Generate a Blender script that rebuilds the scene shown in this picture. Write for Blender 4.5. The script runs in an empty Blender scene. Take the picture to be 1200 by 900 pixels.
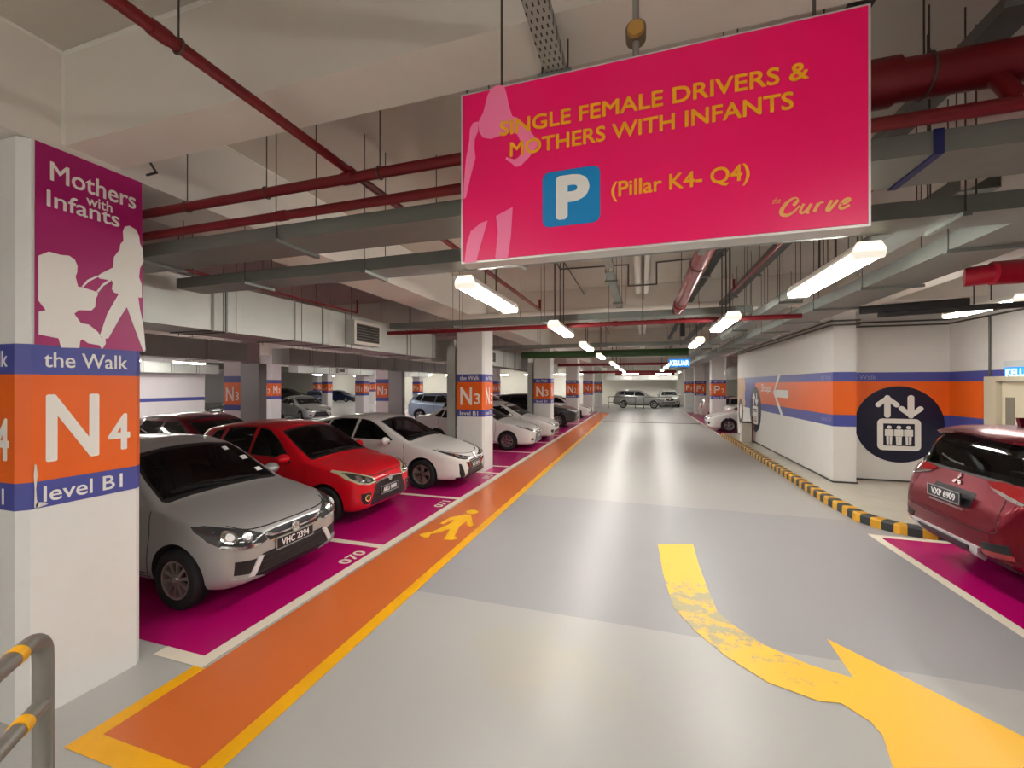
import bpy, bmesh, math, random
import numpy as np
from mathutils import Vector
from mathutils.bvhtree import BVHTree
from mathutils.geometry import tessellate_polygon
PI = math.pi
random.seed(7)
# ---------------------------------------------------------------- camera, world, exposure
sc = bpy.context.scene
EYE = (0.0, 0.0, 2.0)
YAW = math.radians(17.35)
cam = bpy.data.cameras.new('camera'); cam.sensor_width = 36; cam.lens = 489 / 1200 * 36
cam.clip_start = 0.05; cam.clip_end = 200
cam_o = bpy.data.objects.new('camera', cam); sc.collection.objects.link(cam_o)
cam_o.location = EYE; cam_o.rotation_euler = (PI / 2 + math.radians(0.08), 0, YAW)
sc.camera = cam_o
world = bpy.data.worlds.new('world'); sc.world = world; world.use_nodes = True
world.node_tree.nodes['Background'].inputs[0].default_value = (1, .95, .88, 1)
world.node_tree.nodes['Background'].inputs[1].default_value = 0.05
sc.view_settings.view_transform = 'Standard'; sc.view_settings.look = 'None'
sc.view_settings.gamma = 1; sc.view_settings.use_curve_mapping = False
sc.view_settings.exposure = 1.18
try:
    sc.cycles.use_denoising = True; sc.cycles.max_bounces = 10; sc.cycles.diffuse_bounces = 6
    sc.cycles.glossy_bounces = 5; sc.cycles.transparent_max_bounces = 12; sc.cycles.sample_clamp_indirect = 6
except Exception:
    pass
LAMP = 30.0          # radiance of the fluorescent tubes
LAMP_COL = (1.0, .965, .905)

# measured points of the place: where the photographer's sight line through a pixel meets a plane
def _ray(u, v):
    cy, sy = math.cos(YAW), math.sin(YAW)
    r = (u - 600) / 489; t = (450.6 - v) / 489
    return Vector((-sy + cy * r, cy + sy * r, t))
def on_z(u, v, z=0.0):
    d = _ray(u, v); k = (z - EYE[2]) / d.z
    return Vector(EYE) + d * k
def on_x(u, v, X):
    d = _ray(u, v); return Vector(EYE) + d * (X / d.x)
def on_y(u, v, Y):
    d = _ray(u, v); return Vector(EYE) + d * (Y / d.y)
# ---------------------------------------------------------------- helpers
COL = bpy.context.scene.collection
_mats = {}

def mat(name, col, rough=0.5, metal=0.0, coat=0.0, emit=0.0, emit_col=None, noise=0.0, nscale=8.0, bump=0.0,
        bscale=60.0, rvar=0.0, alpha=1.0, trans=0.0, ior=1.45, spec=0.5):
    """procedural principled material; noise mottles the colour, bump roughens the surface"""
    if name in _mats:
        return _mats[name]
    m = bpy.data.materials.new(name); m.use_nodes = True
    nt = m.node_tree; b = nt.nodes['Principled BSDF']
    c = (col[0], col[1], col[2], 1)
    b.inputs['Base Color'].default_value = c
    b.inputs['Roughness'].default_value = rough
    b.inputs['Metallic'].default_value = metal
    b.inputs['Coat Weight'].default_value = coat
    b.inputs['Coat Roughness'].default_value = 0.04
    b.inputs['Specular IOR Level'].default_value = spec
    b.inputs['IOR'].default_value = ior
    if trans:
        b.inputs['Transmission Weight'].default_value = trans
    if emit:
        b.inputs['Emission Strength'].default_value = emit
        e = emit_col or col
        b.inputs['Emission Color'].default_value = (e[0], e[1], e[2], 1)
    if noise or bump or rvar:
        tc = nt.nodes.new('ShaderNodeTexCoord')
        nz = nt.nodes.new('ShaderNodeTexNoise'); nz.inputs['Scale'].default_value = nscale
        nz.inputs['Detail'].default_value = 5; nz.inputs['Roughness'].default_value = 0.65
        nt.links.new(tc.outputs['Object'], nz.inputs['Vector'])
        if noise:
            mx = nt.nodes.new('ShaderNodeMix'); mx.data_type = 'RGBA'
            mx.inputs[6].default_value = tuple(max(0, k * (1 - noise)) for k in col) + (1,)
            mx.inputs[7].default_value = tuple(min(1, k * (1 + noise)) for k in col) + (1,)
            nt.links.new(nz.outputs['Fac'], mx.inputs[0])
            nt.links.new(mx.outputs[2], b.inputs['Base Color'])
        if rvar:
            mr = nt.nodes.new('ShaderNodeMapRange')
            mr.inputs['From Min'].default_value = 0.3; mr.inputs['From Max'].default_value = 0.7
            mr.inputs['To Min'].default_value = max(0.02, rough - rvar); mr.inputs['To Max'].default_value = min(1, rough + rvar)
            nt.links.new(nz.outputs['Fac'], mr.inputs['Value'])
            nt.links.new(mr.outputs['Result'], b.inputs['Roughness'])
        if bump:
            n2 = nt.nodes.new('ShaderNodeTexNoise'); n2.inputs['Scale'].default_value = bscale
            n2.inputs['Detail'].default_value = 4
            nt.links.new(tc.outputs['Object'], n2.inputs['Vector'])
            bp = nt.nodes.new('ShaderNodeBump'); bp.inputs['Strength'].default_value = bump
            bp.inputs['Distance'].default_value = 0.01
            nt.links.new(n2.outputs['Fac'], bp.inputs['Height'])
            nt.links.new(bp.outputs['Normal'], b.inputs['Normal'])
    _mats[name] = m
    return m

def srgb(r, g, b):
    f = lambda v: (v / 255) / 12.92 if v <= 10 else (((v / 255) + 0.055) / 1.055) ** 2.4
    return (f(r), f(g), f(b))

class MB:
    """collects shapes and links them as ONE mesh object"""
    def __init__(self):
        self.v = []; self.f = []; self.mi = []
    def add(self, vs, fs, mi=0):
        o = len(self.v)
        self.v += [tuple(p) for p in vs]
        self.f += [tuple(o + i for i in f) for f in fs]
        self.mi += [mi] * len(fs)
        return self
    def box(self, a, b, mi=0):
        x0, x1 = sorted((a[0], b[0])); y0, y1 = sorted((a[1], b[1])); z0, z1 = sorted((a[2], b[2]))
        vs = [(x0, y0, z0), (x1, y0, z0), (x1, y1, z0), (x0, y1, z0), (x0, y0, z1), (x1, y0, z1), (x1, y1, z1), (x0, y1, z1)]
        fs = [(0, 3, 2, 1), (4, 5, 6, 7), (0, 1, 5, 4), (1, 2, 6, 5), (2, 3, 7, 6), (3, 0, 4, 7)]
        return self.add(vs, fs, mi)
    def tube(self, pts, r, n=12, mi=0, caps=True):
        """round tube along a polyline, corners mitred"""
        P = [Vector(p) for p in pts]; rings = []
        up = None
        for i, p in enumerate(P):
            d0 = (p - P[i - 1]).normalized() if i else None
            d1 = (P[i + 1] - p).normalized() if i < len(P) - 1 else None
            t = (d0 + d1).normalized() if d0 and d1 else (d0 or d1)
            k = 1.0
            if d0 and d1:
                k = 1 / max(0.4, t.dot(d1))
            if up is None:
                up = Vector((0, 0, 1)) if abs(t.z) < 0.9 else Vector((1, 0, 0))
            a = t.cross(up)
            if a.length < 1e-4:
                a = t.cross(Vector((1, 0.3, 0)))
            a.normalize(); b = a.cross(t).normalized(); up = b
            rr = r[i] if isinstance(r, (list, tuple)) else r
            ring = []
            for j in range(n):
                w = 2 * PI * j / n
                off = a * math.cos(w) * rr + b * math.sin(w) * rr
                if k > 1.001:
                    bis = (d1 - d0)
                    if bis.length > 1e-5:
                        bis.normalize(); q = off.dot(bis); off += bis * q * (k - 1)
                ring.append(p + off)
            rings.append(ring)
        vs = [q for ring in rings for q in ring]; fs = []
        for i in range(len(P) - 1):
            for j in range(n):
                k2 = (j + 1) % n
                fs.append((i * n + j, i * n + k2, (i + 1) * n + k2, (i + 1) * n + j))
        if caps:
            fs.append(tuple(range(n - 1, -1, -1))); fs.append(tuple((len(P) - 1) * n + j for j in range(n)))
        return self.add(vs, fs, mi)
    def prism(self, poly, fn, depth, mi=0):
        """polygon given in 2D, fn maps (a, b, d) to 3D; extruded by depth along d"""
        tris = tessellate_polygon([[Vector((p[0], p[1], 0)) for p in poly]])
        n = len(poly)
        vs = [fn(p[0], p[1], 0) for p in poly] + [fn(p[0], p[1], depth) for p in poly]
        fs = [tuple(t) for t in tris] + [tuple(n + i for i in reversed(t)) for t in tris]
        for i in range(n):
            j = (i + 1) % n
            fs.append((i, j, n + j, n + i))
        return self.add(vs, fs, mi)
    def lathe(self, prof, fn, n=32, mi=0, closed=False):
        """profile of (radius, height) turned; fn maps (x, y, h) to 3D"""
        vs = []; m = len(prof)
        for j in range(n):
            w = 2 * PI * j / n
            for r, h in prof:
                vs.append(fn(r * math.cos(w), r * math.sin(w), h))
        fs = []
        for j in range(n):
            k = (j + 1) % n
            for i in range(m - 1 if not closed else m):
                i2 = (i + 1) % m
                fs.append((j * m + i, k * m + i, k * m + i2, j * m + i2))
        return self.add(vs, fs, mi)
    def ball(self, c, r, n=16, m=10, mi=0):
        rx, ry, rz = r if isinstance(r, (tuple, list)) else (r, r, r)
        vs = [(c[0], c[1], c[2] + rz)]
        for i in range(1, m):
            t = PI * i / m
            for j in range(n):
                w = 2 * PI * j / n
                vs.append((c[0] + rx * math.sin(t) * math.cos(w), c[1] + ry * math.sin(t) * math.sin(w), c[2] + rz * math.cos(t)))
        vs.append((c[0], c[1], c[2] - rz)); fs = []
        for j in range(n):
            fs.append((0, 1 + j, 1 + (j + 1) % n))
            e = len(vs) - 1; o = 1 + (m - 2) * n
            fs.append((e, o + (j + 1) % n, o + j))
        for i in range(m - 2):
            for j in range(n):
                a = 1 + i * n; b = a + n; k = (j + 1) % n
                fs.append((a + j, b + j, b + k, a + k))
        return self.add(vs, fs, mi)
    def mesh(self, name, mats, smooth=None):
        me = bpy.data.meshes.new(name)
        me.from_pydata(self.v, [], self.f)
        for m in (mats if isinstance(mats, (list, tuple)) else [mats]):
            me.materials.append(m)
        if any(self.mi):
            me.polygons.foreach_set('material_index', self.mi)
        bm = bmesh.new(); bm.from_mesh(me); bmesh.ops.recalc_face_normals(bm, faces=bm.faces[:])
        if smooth is not None:
            lim = math.radians(smooth)
            for f in bm.faces:
                f.smooth = True
            for e in bm.edges:
                e.smooth = len(e.link_faces) == 2 and e.calc_face_angle(0) < lim
        bm.to_mesh(me); bm.free()
        me.update()
        return me
    def build(self, name, mats, parent=None, smooth=None, loc=None, label=None):
        return link(name, self.mesh(name, mats, smooth), parent, loc, label)

def link(name, me, parent=None, loc=None, label=None):
    o = bpy.data.objects.new(name, me); COL.objects.link(o)
    if parent is not None:
        o.parent = parent
    if loc is not None:
        o.location = loc
    if label:
        o['label'] = label
    return o

def thing(name, label, cat, loc=(0, 0, 0), rz=0.0, group=None):
    o = bpy.data.objects.new(name, None); COL.objects.link(o)
    o.empty_display_size = 0.2
    o.location = loc; o.rotation_euler = (0, 0, rz)
    return tag(o, label, cat, group)

def tag(o, label, cat, group=None):
    o['label'] = label; o['category'] = cat; o['kind'] = 'thing'
    if group:
        o['group'] = group
    return o

def struct(o):
    o['kind'] = 'structure'
    return o

_text_cache = {}
def text_shape(s, bold=0.0, shear=0.0, spacing=1.0):
    """flat outline of a line of text: verts, faces, bounding box"""
    key = (s, shear, spacing)
    if key in _text_cache:
        return _text_cache[key]
    cu = bpy.data.curves.new('lettering', 'FONT'); cu.body = s; cu.size = 1.0
    cu.shear = shear; cu.space_character = spacing; cu.resolution_u = 4
    cu.fill_mode = 'FRONT'; cu.extrude = 0.0
    o = bpy.data.objects.new('lettering', cu); COL.objects.link(o)
    bpy.context.view_layer.update()
    me = bpy.data.meshes.new_from_object(o.evaluated_get(bpy.context.evaluated_depsgraph_get()))
    vs = [(v.co.x, v.co.y) for v in me.vertices]; fs = [tuple(p.vertices) for p in me.polygons]
    bpy.data.objects.remove(o); bpy.data.curves.remove(cu); bpy.data.meshes.remove(me)
    xs = [v[0] for v in vs] or [0]; ys = [v[1] for v in vs] or [0]
    _text_cache[key] = (vs, fs, (min(xs), min(ys), max(xs), max(ys)))
    return _text_cache[key]

def text_on(mb, s, fn, box, bold=0.0, shear=0.0, mi=0, thick=0.0015, spacing=1.0):
    """lettering fitted in box (a0, b0, a1, b1) of a plane; fn maps (a, b, d) to 3D, d out of the plane"""
    vs, fs, (x0, y0, x1, y1) = text_shape(s, bold, shear, spacing)
    a0, b0, a1, b1 = box
    if bold:        # heavier strokes: the outline laid over itself a hair to each side
        k = bold * (b1 - b0) / max(1e-6, y1 - y0) * 1.2
        q = k * .71
        for i, (du, dv) in enumerate(((0, 0), (k, 0), (-k, 0), (0, k), (0, -k), (q, q), (-q, q), (q, -q), (-q, -q))):
            text_on(mb, s, fn, (a0 + k + du, b0 + k + dv, a1 - k + du, b1 - k + dv), 0, shear, mi, thick + .00003 * i, spacing)
        return mb
    sx = (a1 - a0) / max(1e-6, x1 - x0); sy = (b1 - b0) / max(1e-6, y1 - y0)
    # front faces plus a short rim back to the plane
    from collections import Counter
    P = [(a0 + (v[0] - x0) * sx, b0 + (v[1] - y0) * sy) for v in vs]
    n = len(P)
    V = [fn(p[0], p[1], thick) for p in P] + [fn(p[0], p[1], 0) for p in P]
    cnt = Counter()
    for f in fs:
        for i in range(len(f)):
            cnt[tuple(sorted((f[i], f[(i + 1) % len(f)])))] += 1
    F = list(fs) + [(a, b, n + b, n + a) for (a, b), c in cnt.items() if c == 1]
    mb.add(V, F, mi)
    return mb

def ellipse(cx, cy, rx, ry, n=32, a0=0, a1=2 * PI):
    full = abs(a1 - a0 - 2 * PI) < 1e-6
    m = n if full else n + 1
    return [(cx + rx * math.cos(a0 + (a1 - a0) * i / n), cy + ry * math.sin(a0 + (a1 - a0) * i / n)) for i in range(m)]

def rrect(x0, y0, x1, y1, r, n=5):
    out = []
    for cx, cy, a in ((x1 - r, y1 - r, 0), (x0 + r, y1 - r, PI / 2), (x0 + r, y0 + r, PI), (x1 - r, y0 + r, 1.5 * PI)):
        out += [(cx + r * math.cos(a + PI / 2 * i / n), cy + r * math.sin(a + PI / 2 * i / n)) for i in range(n + 1)]
    return out

def stroke(pts, w):
    """polygon of a line of width w (or a width per point) along 2D points"""
    L = []; R = []
    for i, p in enumerate(pts):
        a = pts[max(0, i - 1)]; b = pts[min(len(pts) - 1, i + 1)]
        dx, dy = b[0] - a[0], b[1] - a[1]; l = math.hypot(dx, dy) or 1
        ww = (w[i] if isinstance(w, (list, tuple)) else w) / 2
        nx, ny = -dy / l * ww, dx / l * ww
        L.append((p[0] + nx, p[1] + ny)); R.append((p[0] - nx, p[1] - ny))
    return L + R[::-1]

def spline(pts, n=6, closed=False):
    """Catmull-Rom through 2D points"""
    m = len(pts); out = []
    for i in range(m if closed else m - 1):
        g = (lambda k: pts[k % m]) if closed else (lambda k: pts[max(0, min(m - 1, k))])
        p0, p1, p2, p3 = g(i - 1), g(i), g(i + 1), g(i + 2)
        for j in range(n):
            t = j / n
            out.append(tuple(0.5 * ((2 * p1[k]) + (-p0[k] + p2[k]) * t + (2 * p0[k] - 5 * p1[k] + 4 * p2[k] - p3[k]) * t * t
                                    + (-p0[k] + 3 * p1[k] - 3 * p2[k] + p3[k]) * t ** 3) for k in range(2)))
    if not closed:
        out.append(tuple(pts[-1]))
    return out
# ---------------------------------------------------------------- cars
CAR_SCALE = .935
def _smooth1(a, sig):
    k = max(1, int(3 * sig)); w = np.exp(-0.5 * (np.arange(-k, k + 1) / sig) ** 2); w /= w.sum()
    p = np.concatenate([2 * a[0] - a[k:0:-1], a, 2 * a[-1] - a[-2:-k - 2:-1]])
    return np.convolve(p, w, 'valid')

class Body:
    """lofted car body. s runs from the nose (0) to the tail (L); x = L/2 - s; y to the car's left; z up"""
    SEG = (5, 4, 6, 6, 3, 8, 7, 7)
    def __init__(self, S, inset=0.0, s0=None, s1=None, floor=None, lod=0):
        self.S = S; L = S['L']
        s0 = 0.0 if s0 is None else s0; s1 = L if s1 is None else s1
        step = 0.035 if lod == 0 else 0.06
        n = int((s1 - s0) / step)
        if inset:
            ss = np.linspace(s0, s1, n)
        else:
            e = np.array([0, .004, .012, .024, .04, .06, .085, .115])
            ss = np.unique(np.concatenate([s0 + e, np.linspace(s0 + .15, s1 - .15, n), s1 - e]))
        fine = np.linspace(0, L, 600)
        def prof(key):
            pts = S[key]; a = np.interp(fine, [p[0] for p in pts], [p[1] for p in pts])
            b = _smooth1(a, S.get('smooth', 6))
            # keep the rounded nose and tail sharp enough
            t = np.clip(np.minimum(fine, L - fine) / 0.12, 0, 1)
            return np.interp(ss, fine, a * (1 - t) + b * t)
        zt, zs, zb, w, yg, dg = (prof(k) for k in ('zt', 'zs', 'zb', 'w', 'yg', 'dg'))
        rings = []
        cut = S.get('tuck', 0.9)
        for i, s in enumerate(ss):
            W, T, Sh, B, G, D = w[i] - inset, zt[i] - inset, zs[i], zb[i] + inset, yg[i] - inset, dg[i]
            if floor is not None:
                B = floor
            h = max(0.02, Sh - B)
            zg = max(T - D, Sh + 0.004)
            G = min(G, W * 0.985)
            key = [(0, B), (cut * W, B), (0.975 * W, B + 0.16 * h), (W, B + 0.52 * h), (0.992 * W, Sh - 0.12 * h), (0.962 * W, Sh),
                   (G, zg), (0.5 * G, T - (T - zg) * 0.22), (0, T)]
            pts = []
            for (a, b), m in zip(zip(key, key[1:]), self.SEG):
                for j in range(m):
                    t = j / m; pts.append((a[0] + (b[0] - a[0]) * t, a[1] + (b[1] - a[1]) * t))
            pts.append(key[-1])
            A = np.array(pts); k = len(A)
            full = np.concatenate([A * [-1, 1], A[::-1]])      # mirrored continuation keeps the centreline smooth
            full = np.concatenate([A[::-1][:-1] * [-1, 1] if False else A[1:][::-1] * [-1, 1], A, A[:-1][::-1] * [-1, 1]])
            for sg in (1.3,):
                wv = np.exp(-0.5 * (np.arange(-4, 5) / sg) ** 2); wv /= wv.sum()
                fx = np.convolve(full[:, 0], wv, 'same'); fz = np.convolve(full[:, 1], wv, 'same')
            A2 = np.stack([fx, fz], 1)[k - 1:2 * k - 1]
            A2[0, 0] = 0; A2[-1, 0] = 0; A2[0, 1] = B
            rings.append(A2)
        self.ss = ss; self.rings = rings
    def mb(self, mi=0):
        L = self.S['L']; out = MB(); k = len(self.rings[0]); m = 2 * k - 2
        vs = []
        for s, A in zip(self.ss, self.rings):
            x = L / 2 - s
            loop = [(p[0], p[1]) for p in A] + [(-p[0], p[1]) for p in A[-2:0:-1]]
            vs += [(x, q[0], q[1]) for q in loop]
        fs = []
        for i in range(len(self.ss) - 1):
            for j in range(m):
                j2 = (j + 1) % m
                fs.append((i * m + j, i * m + j2, (i + 1) * m + j2, (i + 1) * m + j))
        for base in (0, (len(self.ss) - 1) * m):       # caps as strips across the car
            for j in range(1, k - 1):
                a = base + j; a2 = base + j + 1; b = base + (m - j) % m; b2 = base + (m - j - 1) % m
                if j + 1 == k - 1:
                    fs.append((a, a2, b))
                else:
                    fs.append((a, a2, b2, b))
            fs.append((base, base + 1, base + m - 1))
        out.add(vs, fs, mi)
        return out

def poly_grid(poly, step):
    """a polygon cut into a grid and triangulated: 2D verts, faces, boundary edges"""
    bm = bmesh.new()
    bm.faces.new([bm.verts.new((p[0], p[1], 0)) for p in poly])
    xs = [p[0] for p in poly]; ys = [p[1] for p in poly]
    for lo, hi, nrm in ((min(xs), max(xs), Vector((1, 0, 0))), (min(ys), max(ys), Vector((0, 1, 0)))):
        n = int((hi - lo) / step)
        for i in range(1, n + 1):
            c = lo + (hi - lo) * i / (n + 1)
            bmesh.ops.bisect_plane(bm, geom=bm.verts[:] + bm.edges[:] + bm.faces[:], plane_co=nrm * c, plane_no=nrm, dist=1e-6)
    bmesh.ops.triangulate(bm, faces=bm.faces[:])
    bm.verts.ensure_lookup_table(); bm.verts.index_update()
    vs = [(v.co.x, v.co.y) for v in bm.verts]
    fs = [tuple(v.index for v in f.verts) for f in bm.faces]
    es = [(e.verts[0].index, e.verts[1].index) for e in bm.edges if len(e.link_faces) == 1]
    bm.free()
    return vs, fs, es

class Skin:
    """projects outlines on the car's body and lays panels on it"""
    def __init__(self, me, L):
        bm = bmesh.new(); bm.from_mesh(me); bmesh.ops.triangulate(bm, faces=bm.faces[:])
        self.t = BVHTree.FromBMesh(bm); bm.free(); self.L = L
    def hit(self, view, a, b):
        L = self.L
        if view == 'front':
            o, d = Vector((5, a, b)), Vector((-1, 0, 0))
        elif view == 'rear':
            o, d = Vector((-5, a, b)), Vector((1, 0, 0))
        elif view == 'left':
            o, d = Vector((L / 2 - a, 4, b)), Vector((0, -1, 0))
        elif view == 'right':
            o, d = Vector((L / 2 - a, -4, b)), Vector((0, 1, 0))
        else:
            o, d = Vector((L / 2 - a, b, 4)), Vector((0, 0, -1))
        p, n, i, q = self.t.ray_cast(o, d)
        if p is None:
            return None, None, d
        if n.dot(d) > 0:
            n = -n
        return p, n, d
    def patch(self, mb, view, poly, off=0.004, skirt=0.02, step=0.05, mi=0):
        vs, fs, es = poly_grid(poly, step)
        V = []; ok = []
        for a, b in vs:
            p, n, d = self.hit(view, a, b)
            ok.append(p is not None)
            V.append((Vector((0, 0, 0)), Vector((0, 0, 0)), d) if p is None else (p + n * off, n, d))
        n0 = len(V)
        pts = [v[0] for v in V] + [v[0] - v[1] * (skirt + off) for v in V]
        F = [f for f in fs if all(ok[i] for i in f)]
        S = [(a, b, n0 + b, n0 + a) for a, b in es if ok[a] and ok[b]]
        used = sorted({i for f in F + S for i in f}); mp = {u: i for i, u in enumerate(used)}
        mb.add([pts[u] for u in used], [tuple(mp[i] for i in f) for f in F + S], mi)
        return mb
    def both(self, mb, view, poly, **k):
        """the outline and its mirror image"""
        if view in ('front', 'rear'):
            self.patch(mb, view, poly, **k); self.patch(mb, view, [(-a, b) for a, b in poly], **k)
        else:
            self.patch(mb, 'left', poly, **k); self.patch(mb, 'right', poly, **k)
        return mb

def _cut(o, cutter_mb, mats):
    me = cutter_mb.mesh('cutter', mats)
    c = bpy.data.objects.new('cutter', me); COL.objects.link(c); c.parent = o.parent
    md = o.modifiers.new('cut', 'BOOLEAN'); md.object = c; md.operation = 'DIFFERENCE'; md.solver = 'EXACT'
    bpy.context.view_layer.update()
    new = bpy.data.meshes.new_from_object(o.evaluated_get(bpy.context.evaluated_depsgraph_get()))
    o.modifiers.clear(); old = o.data
    if len(new.polygons) > 50:
        o.data = new; bpy.data.meshes.remove(old)
    bpy.data.objects.remove(c); bpy.data.meshes.remove(me)

def wheel(name, parent, x, y, R, rim_r, side, style, M):
    """tyre as the wheel's own mesh with the rim and hub as its parts; side +1 faces the car's left"""
    wd = 0.19 if R < 0.3 else 0.215
    f = lambda a, b, h: (a, h * side, b)
    t = MB()
    t.lathe([(rim_r - .012, -.5 * wd + .03), (rim_r + .006, -.5 * wd + .004), (rim_r + .03, -.5 * wd), (R - .028, -.5 * wd + .006), (R - .006, -.5 * wd + .028), (R, -.28 * wd), (R, -.1 * wd),
             (R - .008, -.09 * wd), (R - .008, -.06 * wd), (R, -.05 * wd), (R, .05 * wd), (R - .008, .06 * wd), (R - .008, .09 * wd), (R, .1 * wd),
             (R, .28 * wd), (R - .006, .5 * wd - .028), (R - .028, .5 * wd - .006), (rim_r + .03, .5 * wd), (rim_r + .006, .5 * wd - .004), (rim_r - .012, .5 * wd - .03)], f, n=40)
    w = t.build(name, M['tyre'], parent, smooth=35, loc=(x, y - side * wd * 0.42, R))
    r = MB()
    zf = .5 * wd - .016
    r.lathe([(rim_r, zf - .002), (rim_r - .004, zf + .006), (rim_r - .02, zf + .002), (rim_r - .03, zf - .05), (rim_r - .05, -.3 * wd)], f, n=40)
    r.lathe([(rim_r - .05, -.3 * wd), (.09, -.3 * wd)], f, n=40, mi=1)
    r.lathe([(.105, -.28 * wd), (.105, -.1 * wd), (.03, -.1 * wd)], f, n=24, mi=1)
    ns, wa, wb, dark = style
    for k in range(ns):
        w0 = 2 * PI * k / ns + 0.2
        for sgn in ((0,) if wa > 0 else (-1, 1)):
            ang = w0 + sgn * 0.16
            a = abs(wa)
            ca, sa = math.cos(ang), math.sin(ang)
            pts = [(.03, -a * .5), (.03, a * .5), (rim_r * .55, wb * .45), (rim_r - .018, wb * .6), (rim_r - .018, -wb * .6), (rim_r * .55, -wb * .45)]
            r.prism([(p[0] * ca - p[1] * sa, p[0] * sa + p[1] * ca) for p in pts], lambda p, q, d: f(p, q, zf - .03 + d), .024)
    r.build('rim', [M['rim_dark'] if dark else M['rim'], M['black']], w, smooth=30)
    h = MB(); h.lathe([(.0, zf + .004), (.03, zf + .004), (.036, zf - .004), (.036, zf - .03)], f, n=20)
    h.build('hub_cap', M['chrome'], w, smooth=40)
    return w

def seat_mb(x, y, z):
    m = MB()
    m.prism(rrect(x - .24, z, x + .26, z + .15, .06), lambda a, b, d: (a, y - .24 + d, b), .48)
    bk = [(x - .26, z + .1), (x - .14, z + .1), (x - .26, z + .52), (x - .30, z + .62), (x - .38, z + .62), (x - .40, z + .5)]
    m.prism(bk, lambda a, b, d: (a, y - .23 + d, b), .46)
    m.prism(rrect(x - .41, z + .63, x - .31, z + .83, .04), lambda a, b, d: (a, y - .13 + d, b), .26)
    return m

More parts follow.
